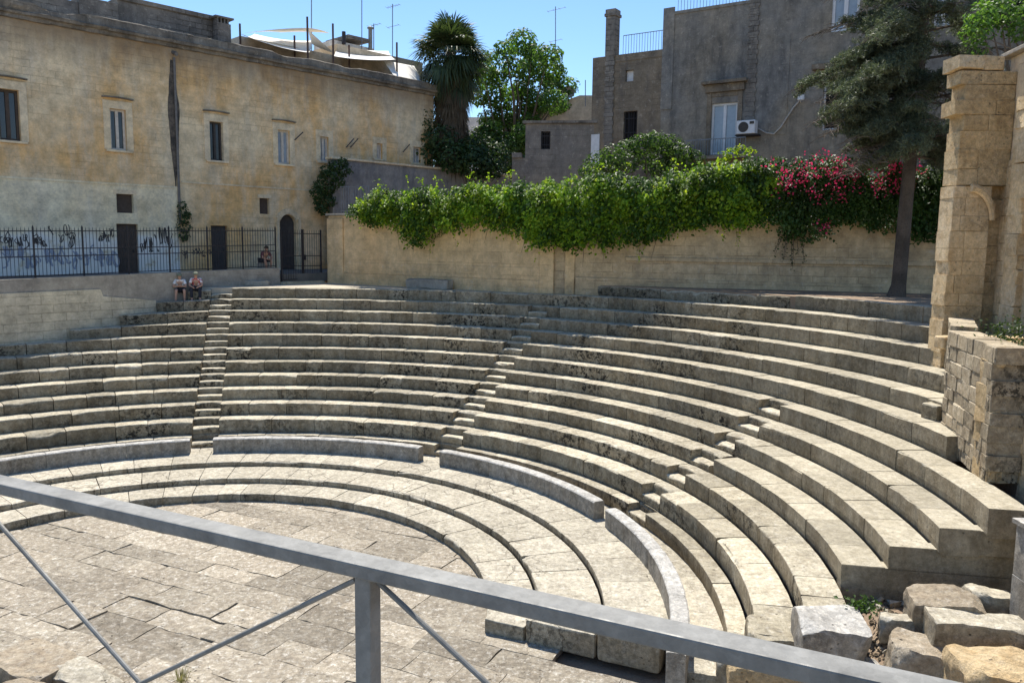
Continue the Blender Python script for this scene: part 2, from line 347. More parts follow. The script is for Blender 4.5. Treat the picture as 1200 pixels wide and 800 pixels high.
def block(mb, r0, r1, zb, zt, t0, t1, amp=.008, rnd=.03, wear=.02, step=.15, sag=None, gap=.007, seed=0, crisp=False):
    """one cut stone of a curved course"""
    L = (t1-t0)*r0; nc = max(3, int(L/step)); h = zt-zb; d = r1-r0
    k = rnd
    prof = [(.03, -.06, 0), (.012, .02, 0), (0, h*.3, 0), (0, h*.62, 0), (0, h-k*1.6, .4), (k*.12, h-k*.8, .8), (k*.42, h-k*.3, 1), (k*1.1, h-k*.04, .9), (k*2.2, h, .5)]
    m = max(2, int(d/.2))
    de = d-.095
    for i in range(1, m+1): prof.append((k*2.2+(de-k*2.2)*i/m, h, 0))
    prof += [(de+.012, h-.03, 0), (de+.016, h-.16, 0)]
    cols = []
    g = gap/r0
    ths = [t0+g]+[t0+g+(t1-t0-2*g)*i/nc for i in range(nc+1)]+[t1-g]
    ce = .25*k+.004
    V = []
    for j, th in enumerate(ths):
        endcap = j == 0 or j == len(ths)-1
        endcol = j == 1 or j == len(ths)-2
        for a, zz, wv in prof:
            aa, z2 = a, zz
            if endcap: aa += ce+.018; z2 -= ce+.018
            elif endcol: aa += ce; z2 -= ce
            s_ = sag(th) if sag else 0
            p = pol(r0+aa, th, zb+z2-s_)
            if amp > 0:
                q = nv((p[0]+seed, p[1], p[2]), 1.7)*amp+nv((p[0], p[1]+seed, p[2]), 6)*amp*.5
                p = (p[0]+q.x, p[1]+q.y, p[2]+q.z*.7)
                if wv > 0 and wear > 0:
                    wn = max(0, ns((p[0]*1.0, p[1], p[2]+seed*3.1), 1.9)-.05)+max(0, ns((p[0], p[1]+9+seed, p[2]), 5.5)-.2)*.8
                    dd = wn*wear*4*wv
                    cr_ = math.cos(th)*dd*.7, math.sin(th)*dd*.7
                    p = (p[0]+cr_[0], p[1]+cr_[1], p[2]-dd*.8)
            V.append(p)
    P = len(prof); fs = []
    for j in range(len(ths)-1):
        for i in range(P-1):
            a = j*P+i; fs.append((a, a+P, a+P+1, a+1))
    fs = [f[::-1] for f in fs]
    n0 = len(V); V += [pol(r1-.08, ths[0], zb-.06), pol(r1-.08, ths[-1], zb-.06)]
    fs += [tuple(range(P))+(n0,), tuple((len(ths)-1)*P+i for i in range(P-1, -1, -1))+(n0+1,)]
    mb.add(V, fs)

def course(mb, r0, r1, zb, zt, a0, a1, bl, jitter=.35, lo=None, **kw):
    """blocks along an arc, a0<a1 in degrees"""
    t = R(a0); e = R(a1)
    rnd0 = kw.pop('rnd', .03); wear0 = kw.pop('wear', .02); hv = kw.pop('hv', .006)
    while t < e-1e-4:
        L = bl*(1+random.uniform(-jitter, jitter))/r0
        if e-(t+L) < .45*bl/r0: L = e-t
        rough = random.random()
        rn = rnd0*(.6+1.6*rough**3); wr = wear0*(.3+1.6*rough**2)
        block(mb, r0+random.uniform(-hv, hv), r1+.05, zb, zt+random.uniform(-hv, hv), t, t+L, rnd=rn, wear=wr, seed=random.uniform(0, 50), **kw)
        t += L

STAIRS = {104.7: range(1, 13), 62.4: range(1, 12), 21.6: range(1, 8)}
ROWTXT = {1: 'lowest narrow seat row, half hidden behind the grey marble parapets',
 2: 'first full-height stone seat row, right above the narrow row behind the parapets',
 3: 'stone seat row with two full rows below it, ending at a grey fallen block',
 4: 'stone seat row whose sawn right end is the lowest of the four clean-cut ends',
 5: 'stone seat row with the second lowest clean-cut right end, above the rubble',
 6: 'stone seat row with the third clean-cut right end, one row below the broken wall',
 7: 'stone seat row running up to the foot of the low broken wall at right',
 8: 'lowest stone seat row whose left end meets the pale retaining wall',
 9: 'fourth stone seat row from the top, with a loose stone near its right end',
 10: 'third stone seat row from the top, running into the ruin at right',
 11: 'stone seat row on which the two seated people rest their feet',
 12: 'topmost stone seat row, on which two people sit'}
hw = .42
for i in range(1, 13):
    r0, r1, zb, zt = RR[i], RR[i+1] if i < 12 else 19.75, ZZ[i-1], ZZ[i]
    aL = wall_theta(r0+.2)-.2
    aR = {1: -12.5, 2: -16., 3: -16.5, 4: -10.2, 5: -10.2, 6: -10.5, 7: -11.0, 8: .5, 9: 3, 10: 6, 11: 8, 12: 10}[i]
    row = thing('seat_row', ROWTXT[i], 'seat row', pol(r0, R(62), zb), 0, 'stone seat rows of the theatre')
    sg = (lambda th, k=SAG.get(i, 0): max(0, (math.degrees(th)-104)*k)) if i in SAG else None
    cuts = sorted(a for a in STAIRS if i in STAIRS[a])
    half = math.degrees(hw/r0)
    spans = []; cur = aR
    for a in cuts: spans.append((cur, a-half)); cur = a+half
    spans.append((cur, aL))
    new_to = {4: 19, 5: 17, 6: 15, 7: 20, 8: 30, 9: 30, 10: 31, 11: 33, 12: 34}.get(i, -99)
    for a0, a1 in spans:
        if a0 < new_to:
            e = min(a1, new_to); mb = MB()
            course(mb, r0, r1, zb, zt, a0, e, 1.15, .25, amp=.0025, rnd=.009, wear=.014, sag=sg, gap=.008, hv=.006)
            mb.build('restored_section', 'newseat', row, smooth=False)
            a0 = e
            if a1-a0 < 1: continue
        mb = MB()
        bl = 1.15 if i > 4 else 1.3
        if a0 > 90: course(mb, r0, r1, zb, zt, a0, a1, 1.35 if i > 7 else 1.15, .3, amp=.010, rnd=.018 if i > 7 else .034, wear=.010 if i > 7 else .018, sag=sg, gap=.010)
        else: course(mb, r0, r1, zb, zt, a0, a1, bl, .45, amp=.008, rnd=.015, wear=.018, sag=sg, gap=.008)
        mb.build('seat_section', 'seat', row, smooth=True)
    for a in cuts:
        mb = MB(); h = zt-zb; am = .012 if a < 90 else .008
        dz = sg(R(a)) if sg else 0
        zm = zb+h*random.uniform(.42, .52)
        block(mb, r0-.015, r0+.40, zb-dz, zm-dz, R(a-half), R(a+half), amp=am, rnd=.03, wear=.03, seed=i*3+a)
        block(mb, r0+.34, r1+.05, zm-.12-dz, zt-dz, R(a-half), R(a+half), amp=am, rnd=.03, wear=.03, seed=i*5+a)
        mb.build('stair_step', 'seat', row, smooth=True)
    if 4 <= i <= 7:    # sawn end wall of the row
        mb = MB(); t = R(aR)
        p = pol(r0+.012, t, 0); q = pol(18.0, t, 0)
        d = Vector((q[0]-p[0], q[1]-p[1], 0)).normalized(); nrm = Vector((-d.y, d.x, 0))
        for z0, z1, off in ((zb-.03, zt-.012, .0), ) + (((ZZ[3]-.6, zb-.034, .0),) if i == 4 else ()):
            a = Vector((p[0], p[1], 0)); b = Vector((q[0], q[1], 0))
            vs = []
            for zz in (z0, z1):
                for pt, o in ((a, off), (b, off), (b, .3), (a, .3)): vs.append((pt.x+nrm.x*o, pt.y+nrm.y*o, zz))
            mb.add(vs, [(0, 1, 2, 3), (4, 7, 6, 5), (0, 4, 5, 1), (1, 5, 6, 2), (2, 6, 7, 3), (3, 7, 4, 0)])
        mb.build('sawn_end', 'newseat', row)
    if i == 3 or i == 2:
        pass
# solid bank under the seats
mb = MB(); ths = [R(-10+175*k/120) for k in range(121)]
prof = [(10.9, -.1), (11.7, .2)]+[q for i in range(1, 12) for q in ((RR[i]+.5, ZZ[i-1]-.27), (RR[i]+.5, ZZ[i]-.27))]+[(19.45, 4.8), (19.45, 5.2), (19.7, 5.3)]
V = [pol(r, th, z) for th in ths for r, z in prof]; P = len(prof)
mb.add(V, [(j*P+i, j*P+i+1, (j+1)*P+i+1, (j+1)*P+i) for j in range(120) for i in range(P-1)])
structure(mb.build('seating_bank', 'earth'))

# upper kerb at right
mb = MB(); course(mb, 20.0, 20.45, 5.48, 5.94, 14, 33, .5, .15, amp=.004, rnd=.015, wear=.005, gap=.004)
tag(mb.build('kerb', 'newseat', loc=pol(20, R(24), 5.5), smooth=False), 'curved kerb of narrow upright stones above the top seat row by the tree', 'kerb')
mb = MB(); course(mb, 20.15, 20.7, 5.46, 5.86, 34, 58, 1.6, .3, amp=.01, rnd=.03, wear=.02)
tag(mb.build('kerb', 'seat', loc=pol(20.2, R(45), 5.5), smooth=True), 'dark shaded kerb of long stones at the foot of the brown wall', 'kerb')

# orchestra steps
E1 = np.array([math.cos(R(-25)), math.sin(R(-25))]); E2 = np.array([-E1[1], E1[0]])
CUT = np.array([-.48, 14.85])
def cut_theta(r):
    k = float(np.dot(CUT-C, E2)); ax = math.atan2(E2[1], E2[0])
    return math.degrees(ax-math.acos(max(-1, min(1, k/r))))
STEPS = [('lowest curved step, bordering the paved orchestra floor', 7.03, 8.06, 0., .225), ('middle curved step of the orchestra, with cracked slabs', 8.06, 9.36, .19, .39), ('widest curved step of the orchestra, directly in front of the parapets', 9.36, 11.6, .35, .547)]
for k, (lab, r0, r1, zb, zt) in enumerate(STEPS):
    mb = MB(); a0 = cut_theta(r0+.3)+1.0
    if k == 2:
        course(mb, r0, 10.9, zb, zt, a0, 160, .95, .25, amp=.007, rnd=.016, wear=.016, gap=.007, hv=.005)
        course(mb, 10.85, r1, zb, zt-.03, -13, 160, 1.6, .25, amp=.006, rnd=.01, wear=.0)
    else:
        course(mb, r0, r1, zb, zt, a0, 160, .92 if k else .85, .3, amp=.008, rnd=.016, wear=.018, gap=.008, hv=.007)
    tag(mb.build('orchestra_step', 'step', loc=pol(r0, R(62), zb), smooth=True), lab, 'step', 'curved steps round the orchestra')

# parapets
gaps = [(-18.0, 21.0), (24.2, 60.3), (64.6, 102.8), (106.6, 162)]
PT = ['curved grey marble parapet right of the third stair, cut off under the railing', 'curved grey marble parapet between the second and third stair', 'long grey marble parapet between the first and second stair', 'grey marble parapet left of the first stair, its left end behind the railing']
for (a0, a1), lab in zip(gaps, PT):
    mb = MB(); a = a0
    while a < a1-1:
        e = min(a1, a+11.5+random.uniform(-1.5, 1.5))
        if a1-e < 5: e = a1
        ths = np.linspace(R(a)+.0004, R(e)-.0004, int((e-a)*1.2)+2)
        pr = [(10.53, .50), (10.53, .75), (10.525, .985), (10.545, 1.01), (10.575, 1.017), (10.70, 1.018), (10.83, 1.016), (10.86, .99), (10.865, .75), (10.865, .45)]
        if a < -8: pr[0] = (10.53, -.12); pr[-1] = (10.865, -.12)
        V = []
        for j, th in enumerate(ths):
            en = .012 if j in (0, len(ths)-1) else 0
            for r, z in pr:
                p = pol(r+(en if r < 10.7 else -en), th, z-(en*.6 if z > .9 else 0)); q = nv(p, 3)*.006+nv(p, 11)*.003
                V.append((p[0]+q.x, p[1]+q.y, p[2]+q.z))
        P = len(pr)
        fs = [(j*P+i, j*P+i+1, (j+1)*P+i+1, (j+1)*P+i) for j in range(len(ths)-1) for i in range(P-1)]
        fs += [tuple(range(P)), tuple((len(ths)-1)*P+i for i in range(P-1, -1, -1))]
        mb.add(V, fs); a = e
    tag(mb.build('parapet', 'parapet', loc=pol(10.6, R((a0+a1)/2), .53)), lab, 'parapet', 'marble parapets round the orchestra')

# cut blocks that close the steps at the stage side
def rock(name, label, size, loc, rot=(0, 0, 0), mat='rubble', amp=.05, sub=5, group=None, sharp=.3, seed=None, cat='stone block'):
    """rough-hewn block, size full lengths, loc = base centre"""
    import bmesh
    seed = random.uniform(0, 99) if seed is None else seed
    bm = bmesh.new(); bmesh.ops.create_cube(bm, size=1)
    bmesh.ops.subdivide_edges(bm, edges=bm.edges[:], cuts=sub*2, use_grid_fill=True)
    S = Vector(size); mn = min(size); planes = []
    rr_ = random.Random(int(seed*1000))
    for _ in range(7):
        n_ = Vector((rr_.choice((-1, 1))*rr_.uniform(.15, 1), rr_.choice((-1, 1))*rr_.uniform(.15, 1), rr_.uniform(-.2, 1)))
        n_ = Vector((n_.x/S.x, n_.y/S.y, n_.z/S.z)).normalized(); kk = 1; sup = (abs(n_.x)*S.x+abs(n_.y)*S.y+abs(n_.z)*S.z)/2
        planes.append((n_, sup*rr_.uniform(.72, .95) if amp > .02 else sup*.97))
    for v in bm.verts:
        p = v.co.copy(); a = [abs(c)*2 for c in p]
        # round corners and edges
        ex = sorted(a)[1]; e3 = sorted(a)[0]
        k = max(0, ex-.82)/.18*.10*mn*sharp*2+max(0, e3-.8)/.2*.08*mn*sharp*2
        q = Vector((p.x*S.x, p.y*S.y, p.z*S.z)); dirn = q.normalized()
        q -= dirn*k
        for pn, pd_ in planes:
            ex_ = q.dot(pn)-pd_
            if ex_ > 0: q -= pn*ex_
        w_ = q+Vector((seed, seed*.7, 0))
        q += noise.noise_vector(w_*1.6)*amp*.6+noise.noise_vector(w_*5)*amp*.4+noise.noise_vector(w_*14)*amp*.14
        q.z += S.z*.5
        v.co = q
    me = bpy.data.meshes.new(name); bm.to_mesh(me); bm.free()
    for p in me.polygons: p.use_smooth = True
    me.set_sharp_from_angle(angle=R(28)); me.materials.append(M[mat])
    o = bpy.data.objects.new(name, me); COL.objects.link(o); o.location = loc; o.rotation_euler = rot
    return tag(o, label, cat, group)
for a, L, h, lab, th in ((0.0, .86, .30, 'short cut stone at the inner corner where the curved steps stop', .55), (.87, 1.42, .47, 'long brown-faced cut stone closing the curved steps, middle of three', .5), (2.30, 1.20, .60, 'tall two-course cut stone closing the curved steps beside the parapet end', .5)):
    c = CUT+E1*(a+L/2)+E2*(th/2)
    rock('end_stone', lab, (L-.015, th, h), (c[0], c[1], -.02), (0, 0, R(-25)), 'step', .012, 6, None, .25)

# ------------------------------------------------------------------ orchestra floor: irregular slabs
mb = MB()
wv = -7.6
sunk = {}
while wv < 8:
    hgt = random.choice([.58, .68, .75, .88]); uu = -9.5+random.uniform(-1, 0)
    while uu < 14:
        L = random.uniform(.75, 1.75)
        c = C+E1*(uu+L/2)+E2*(wv+hgt/2)
        d = c-C; rr_ = np.hypot(*d); back = np.dot(c-CUT, E2) > -.2
        ok = (rr_ < 8.1) if back else (np.dot(c-C, E1) < 13.0 and c[1] > 8)
        if ok:
            hole = min(np.hypot(*(c-np.array(q))) for q in ((-7.2, 15.3), (-6.4, 14.5)))
            z0 = random.uniform(-.006, .006)-(.035 if hole < .75 else 0)
            nu, nw = max(3, int(L/.22)), max(3, int(hgt/.22)); g = random.choice([.002, .004, .005, .009])
            V = []; sk = [random.uniform(-.03, .03) for _ in range(4)]; tilt = (random.uniform(-.006, .006), random.uniform(-.007, .007))
            for a in range(-1, nu+2):
                for b in range(-1, nw+2):
                    aa = min(max(a, 0), nu)/nu; bb = min(max(b, 0), nw)/nw
                    rim = a in (-1, nu+1) or b in (-1, nw+1); edge = a in (0, nu) or b in (0, nw)
                    x = g+(L-2*g)*aa+sk[0]*bb*(1-abs(2*aa-1)*0); y = g+(hgt-2*g)*bb+sk[1]*aa*0
                    q = C+E1*(uu+x)+E2*(wv+y)
                    jx = nv((q[0]*1.2, q[1]*1.2, 3+z0*50), 2.2)*(.022)
                    z = z0+tilt[0]*(aa-.5)*L+tilt[1]*(bb-.5)+ns((q[0], q[1], uu), 1.5)*.012+ns((q[0], q[1], 1), 6)*.006
                    if edge: z -= .002+max(0, ns((q[0], q[1], 7), 3)-.05)*.06
                    if rim: z -= .10
                    V.append((q[0]+jx.x, q[1]+jx.y, z))
            N = nw+3
            mb.add(V, [(a*N+b, (a+1)*N+b, (a+1)*N+b+1, a*N+b+1) for a in range(nu+2) for b in range(nw+2)])
        uu += L
    wv += hgt
structure(mb.build('orchestra_floor', 'floor', smooth=True))
# base ground reaching the horizon
mb = MB(); mb.add([(-900, -900, -.16), (900, -900, -.16), (900, 900, -.16), (-900, 900, -.16)], [(0, 1, 2, 3)]); structure(mb.build('ground', 'earth'))
# earth slope on the right, between row ends and stage
mb = MB(); nx, ny = 44, 40; V = []
for i in range(nx+1):
    for j in range(ny+1):
        x = 2.6+i*.25; y = 4.5+j*.25
        s = (x-E1[0]*0-2.9+ (y-13)*.10)
        z = -.2+1.75*min(1, max(0, (s-.2)/3.0))
        if y > 12.9: z = min(z, 1.62)
        z += ns((x, y, 2), .9)*.10+ns((x, y, 5), 3.5)*.045
        V.append((x, y, z))
mb.add(V, [(i*(ny+1)+j, (i+1)*(ny+1)+j, (i+1)*(ny+1)+j+1, i*(ny+1)+j+1) for i in range(nx) for j in range(ny)])
structure(mb.build('earth_slope', 'earth', smooth=True))
# terrace behind the top row, lane behind the fence, garden ground
def poly_ground(name, pts, z, mat, th=.4):
    mb = MB(); k = len(pts)
    zs = z if isinstance(z, (list, tuple)) else [z]*k
    mb.add([(p[0], p[1], zz) for p, zz in zip(pts, zs)]+[(p[0], p[1], zz-th) for p, zz in zip(pts, zs)], [tuple(range(k)), tuple(range(2*k-1, k-1, -1))]+[(i, i+k, (i+1) % k+k, (i+1) % k) for i in range(k)])
    return structure(mb.build(name, mat))
WP = lambda s: WALLP+WALLD*s
arcp = [tuple(pol(19.3, R(a), 0)[:2]) for a in np.linspace(58, wall_theta(19.3), 24)]
poly_ground('terrace_ground', [(2.2, 33.4)]+arcp+[tuple(WP(9.2)), tuple(WP(15)), (-8.9, 40)], 5.50, 'terrace')
arcp = [tuple(pol(20.2, R(a), 0)[:2]) for a in np.linspace(8, 58, 20)]
poly_ground('planting_bed', [(11.6, 19.6), (18, 19), (18, 30.4), (1.4, 33.6)]+arcp[::-1], 5.90, 'earth')
FD = np.array([.69, .72])/np.hypot(.69, .72); FIN = np.array([-FD[1], FD[0]]); FP = np.array([-11.75, 42.0])
a = WP(-14)+np.array([-.3, .2]); b = WP(20); 
poly_ground('lane', [tuple(a), tuple(b), tuple(FP+FD*9+FIN*.5), tuple(FP-FD*24+FIN*.5)], [5.72, 6.05, 6.1, 5.9], 'asphalt')
poly_ground('garden_ground', [(-7, 41.5), (1.5, 33.8), (13, 30.8), (30, 29), (40, 70), (-20, 75), (-4, 52)], 5.85, 'earth')

# ------------------------------------------------------------------ ashlar masonry helper
def masonry(mb, P, d, L, z0, z1, th, ch=.34, bl=.62, top=None, left=None, right=None, rough=.02, mi=0, skip=0, depth_var=.03):
    """individual stones along horizontal direction d from P; top(s), left(z), right(z) give the ragged outline"""
    P = np.array(P, float); d = np.array(d, float)/np.hypot(*d); nrm = np.array([d[1], -d[0]])   # outward (towards viewer side)
    z = z0
    while z < z1-.05:
        h = min(ch*random.uniform(.8, 1.2), z1-z)
        lo = left(z) if left else 0; hi = right(z) if right else L
        s = lo+random.uniform(-.018, .02) if left else lo
        first = True
        while s < hi-.04:
            l = bl*random.uniform(.6, 1.4)*(.6 if first and random.random() < .5 else 1); first = False
            if hi-s-l < .22: l = hi-s+(random.uniform(-.1, .06) if right else 0)
            zt = top(s+l/2) if top else 1e9
            if z+h*.6 < zt and random.random() >= skip:
                o = random.uniform(-depth_var, depth_var); e = .018
                ch_ = random.uniform(.008, .02)
                x0, x1, za, zb2 = s+.002, s+l-.002, z+.0015, z+h-.0015
                V = []
                for (yy, ins) in ((-th, 0), (o-ch_*.8, 0), (o, ch_)):
                    for (sx, sz) in ((x0+ins, za+ins), (x1-ins, za+ins), (x1-ins, zb2-ins), (x0+ins, zb2-ins)):
                        q = P+d*(sx+random.uniform(-rough, rough)*.5)+nrm*(yy+random.uniform(-rough, rough)*.4)
                        V.append((q[0], q[1], sz+random.uniform(-rough, rough)*.5))
                f = []
                for k in range(2):
                    for i in range(4): f.append((k*4+i, k*4+(i+1) % 4, (k+1)*4+(i+1) % 4, (k+1)*4+i))
                f += [(8, 9, 10, 11), (3, 2, 1, 0)]
                # refine the face with a dented centre grid
                mb.add(V, f, mi)
            s += l
        z += h

# ------------------------------------------------------------------ ruined wall on the right
ruin = thing('ruined_wall', 'tall ruined tan stone wall with a ragged pier and sloping coping at the right edge', 'ruin', (10.8, 19.2, 3.4))
def lft(z): return (.07+.10*ns((0, z*1.0, 3), 1.8)-.20*(1 if (z*1.7) % 1 < .25 and z > 9.3 else 0)+(.02*(z-6)))
PX0 = 10.30
mb = MB()
# lower pier flank, upper pier block
masonry(mb, (PX0, 19.2), (1, 0), .95, 4.0, 9.0, .6, .36, .5, left=lambda z: .05+.03*ns((0, z, 3), 2.), rough=.010, depth_var=.006)
mb.build('pier', 'ruin', ruin)
mb = MB()
masonry(mb, (PX0, 19.2), (1, 0), 1.32, 9.02, 11.62, .6, .40, .8, left=lft, rough=.02, depth_var=.012)
mb.build('pier_head', 'gold', ruin)
mb = MB()
masonry(mb, (PX0+.955, 19.36), (1, 0), .75, 4.0, 8.7, .6, .4, .6, rough=.03, depth_var=.02)
mb.build('recess_backing', 'gold', ruin)
# springing of a lost arch: curved moulding
mb = MB(); pts = [(PX0+.42+.55*math.sin(R(a)), 19.13, 8.95-.75*(1-math.cos(R(a)))) for a in range(0, 100, 10)]
mb.tube(pts, [.10, .10, .10, .09, .09, .08, .08, .07, .07, .06], 8); mb.build('arch_springing', 'ruin', ruin, smooth=True)
mb = MB()
mb.add([(PX0+.3, 19.16, 9.0), (PX0+1.32, 19.16, 9.0), (PX0+1.32, 19.5, 9.0), (PX0+.3, 19.5, 9.0), (PX0+.95, 19.5, 8.3), (PX0+1.32, 19.5, 8.6)], [(0, 1, 2, 3), (3, 2, 5, 4), (0, 3, 4), (1, 5, 2)])
mb.build('arch_soffit', 'gold', ruin)
# slab on the pier head
mb = MB(); masonry(mb, (PX0-.1, 19.15), (1, .05), 1.1, 11.66, 11.95, .6, .28, 1.0, rough=.05); mb.build('cap_slab', 'ruin', ruin)
# long main wall running towards the viewer
RW = np.array([.12, .993]); RW0 = np.array([11.62, 19.6])
mb = MB(); ML = 16.
masonry(mb, RW0, -RW, ML, 1.0, 9.6, .6, .34, .5, rough=.014, depth_var=.014, right=lambda z: ML)
mb.build('masonry_face', 'ruin', ruin)
mb = MB(); q0 = RW0+np.array([.06, 0]); q1 = RW0-RW*ML+np.array([.06, 0]); 
mb.add([(q0[0], q0[1], 9.6), (q1[0], q1[1], 9.6), (q1[0], q1[1], 12.0), (q0[0], q0[1], 12.0), (q0[0]+.6, q0[1], 9.6), (q1[0]+.6, q1[1], 9.6), (q1[0]+.6, q1[1], 12.0), (q0[0]+.6, q0[1], 12.0)],
       [(0, 1, 2, 3), (7, 6, 5, 4), (4, 0, 3, 7), (1, 5, 6, 2)])
mb.build('plaster_face', 'sloped', ruin)
mb = MB(); q0 = RW0+np.array([.3, .25]); q1 = RW0-RW*ML+np.array([.3, 0])
mb.bar((q0[0], q0[1], 12.06), (q1[0], q1[1], 12.06), .8, .10); mb.build('coping', 'cement', ruin, bevel=.02)
# buttress against the main wall
mb = MB(); bp = RW0-RW*1.55
masonry(mb, bp+np.array([-.16, 0]), (1, .0), .5, 4., 10.9, .5, .4, .5, top=lambda s: 10.9, right=lambda z: .33-max(0, z-9)*.10, rough=.05, depth_var=.05)
mb.build('buttress', 'ruin', ruin)
mb = MB(); masonry(mb, bp+np.array([-.14, .02])-RW*.5, -RW, 1.0, 4.0, 8.2, .4, .4, .6, rough=.05, top=lambda s: 8.2-s*1.4); mb.build('broken_course', 'ruin', ruin)

low = thing('low_broken_wall', 'low broken wall of small blackened blocks standing on the seats below the tall ruin', 'ruin', (9.0, 16, 3.4))
la, lb = np.array([9.22, 16.9]), np.array([8.50, 13.95]); ld = (lb-la)/np.hypot(*(lb-la))
mb = MB(); LL = float(np.hypot(*(lb-la)))
masonry(mb, la, ld, LL, 3.36, 5.85, .55, .26, .42, top=lambda s: 5.83-.03*s, rough=.016, depth_var=.018, right=lambda z: LL-.10+.16*ns((z, 4, 0), 2.))
mb.build('masonry_face', 'lowwall', low)
# rough end facing the viewer
mb = MB(); e0 = lb+np.array([.06, .10])
masonry(mb, e0, (1, -.10), .55, 3.36, 5.55, .6, .34, .40, rough=.07, depth_var=.09, top=lambda s: 5.6-.2*abs(s-.4))
mb.build('rough_end', 'gold', low)
mb = MB(); masonry(mb, e0+np.array([.52, -.02]), -RW, 3.4, 1.0, 5.5, .5, .36, .5, rough=.02, depth_var=.02); mb.build('side_return', 'ruin', low)
mb = MB()
for k in range(8):
    s = LL*k/8; q = la+ld*min(s+.2, LL-.45)+np.array([.33, 0]); mb.box(q[0]-.2+k*.003, q[0]+1.5, q[1]-.20, q[1]+.22, 5.3-k*.004, 5.70+random.uniform(-.08, .06))
mb.build('rubble_fill', 'ruin', low, bevel=.03)
q = la+np.array([-.05, .25]); masonry_mb = MB(); masonry(masonry_mb, (10.36, 19.0), (-.46, -.89), 2.3, 3.7, 5.9, .5, .28, .42, rough=.02, depth_var=.02, top=lambda s: 5.95-.04*s); masonry_mb.build('rear_return', 'lowwall', low)
# loose stones near the pier
p = at(1078, 478, z=3.85); rock('loose_stone', 'small squared loose stone lying on a seat row against the broken wall', (.42, .42, .36), (9.3, 17.3, 3.80), (0, 0, .4), 'newseat', .015, 4, None, .3)
rock('loose_stone', 'pale protruding stone sticking out of the pier foot over the seats', (.55, .4, .3), (10.25, 18.7, 5.2), (0, 0, .1), 'ruin', .02, 4, None, .4)

# right edge post of masonry beside the rubble
mb = MB(); c = at(1187, 632, Y=11.0)
masonry(mb, (c[0]+.45, 10.9), (1, -.05), 1.2, 1.0, 3.42, .8, .8, 1.3, rough=.02)
mb.box(c[0]+.44, c[0]+1.6, 10.86, 11.74, 3.43, 3.50)
tag(mb.build('stone_block', 'parapet', loc=(c[0]+.5, 11.2, 1.3), bevel=.02), 'upright squared grey masonry block with flat top cut by the right picture edge', 'stone block')

# rubble
def R3(name, lab, u, v, z, size, rz, mat='rubble', amp=.05, tilt=(0, 0), sink=.06):
    p = at(u, v, z=z); rock(name, lab, size, (p[0], p[1], z-size[2]), (R(tilt[0]), R(tilt[1]), R(rz)), mat, amp, 7, None, .12)
R3('stone_block', 'big flat grey block with a chipped corner where the third seat row ends', 972, 722, 1.80, (1.02, .95, .55), -8, 'parapet', .05, (3, 2))
R3('stone_block', 'small rounded whitish stone lying on leaf litter beside the flat grey block', 1052, 722, 1.85, (.48, .34, .38), -20, 'step', .05)
R3('stone_block', 'large tan slab leaning below the clean-cut seat ends', 1108, 694, 2.22, (1.05, .72, .75), -12, 'rubble', .07, (3, -3))
R3('stone_block', 'pale broken slab at the back of the rubble, against the upright grey block', 1160, 692, 2.2, (.75, .5, .5), -10, 'step', .08, (0, 4))
R3('stone_block', 'long cream-fronted slab lying across the middle of the rubble', 1160, 726, 2.10, (1.75, .55, .48), -8, 'step', .05, (0, 3))
R3('stone_block', 'dark-faced jagged stone under the long cream-fronted slab', 1090, 756, 1.75, (1.25, .7, .75), -12, 'rubble', .10, (0, 6))
R3('stone_block', 'biggest rough golden boulder in the bottom right corner', 1180, 775, 2.0, (1.25, .95, 1.0), -6, 'gold', .10)
R3('kerb_stone', 'long low grey kerb with drill holes running beneath the rubble to the railing', 1050, 784, 1.24, (2.3, .42, .40), -22, 'parapet', .03)
R3('stone_block', 'block with an orange-brown face seen under the railing', 905, 778, .95, (1.35, .6, .75), -14, 'gold', .05)
R3('stone_block', 'pale cracked low stone under the railing beside the parapet end', 825, 775, .55, (.95, .85, .5), -18, 'step', .06)
R3('stone_block', 'stepped block where the second seat row ends above the railing', 868, 752, 1.0, (.75, .8, .6), -14, 'step', .05)
R3('stone_block', 'grey stone wedged between the seat row end and the flat grey block', 905, 735, 1.36, (.8, .8, .7), -15, 'seat', .05)
R3('stone_block', 'flat ochre stone in the bottom left corner of the orchestra', 40, 770, .28, (1.5, .95, .34), -30, 'rubble', .07, (2, 0))
R3('stone_block', 'broken pale slab beside the bottom left ochre stone', 98, 788, .24, (1.2, .6, .3), -28, 'step', .07, (0, 4))
R3('stone_block', 'low weathered slab in the bottom left, partly under the brace rod', 35, 812, .26, (1.4, .7, .3), -28, 'rubble', .06)
for k, (u, v, s) in enumerate(((10, 592, .5), (38, 598, .45), (8, 612, .55))):
    pass

# litter and plants in the rubble: stuff
def leafquads(Cc, Nn, size, aspect=.6, fold=.25, rng=RNG, droop=None):
    n = len(Cc); Nn = Nn/np.linalg.norm(Nn, axis=1)[:, None]
    t = rng.normal(size=(n, 3)) if droop is None else droop+rng.normal(size=(n, 3))*.35
    t -= Nn*np.sum(t*Nn, 1)[:, None]; t /= np.linalg.norm(t, axis=1)[:, None]+1e-9
    b = np.cross(Nn, t); s = np.asarray(size)[:, None] if np.ndim(size) else size
    a = Cc-t*s*.5; c = Cc+t*s*.5; l = Cc+b*s*aspect*.5+Nn*s*fold*.4-t*s*.06; r_ = Cc-b*s*aspect*.5+Nn*s*fold*.4-t*s*.06
    V = np.stack([a, r_, c, l], 1).reshape(-1, 3); i = np.arange(n)*4
    Fc = np.concatenate([np.stack([i, i+1, i+2], 1), np.stack([i, i+2, i+3], 1)])
    return V, Fc
def leaf_obj(name, V, Fc, mat, parent=None, loc=None):
    mb = MB(); mb.arr(V, Fc); return mb.build(name, mat, parent, loc)
cc = []
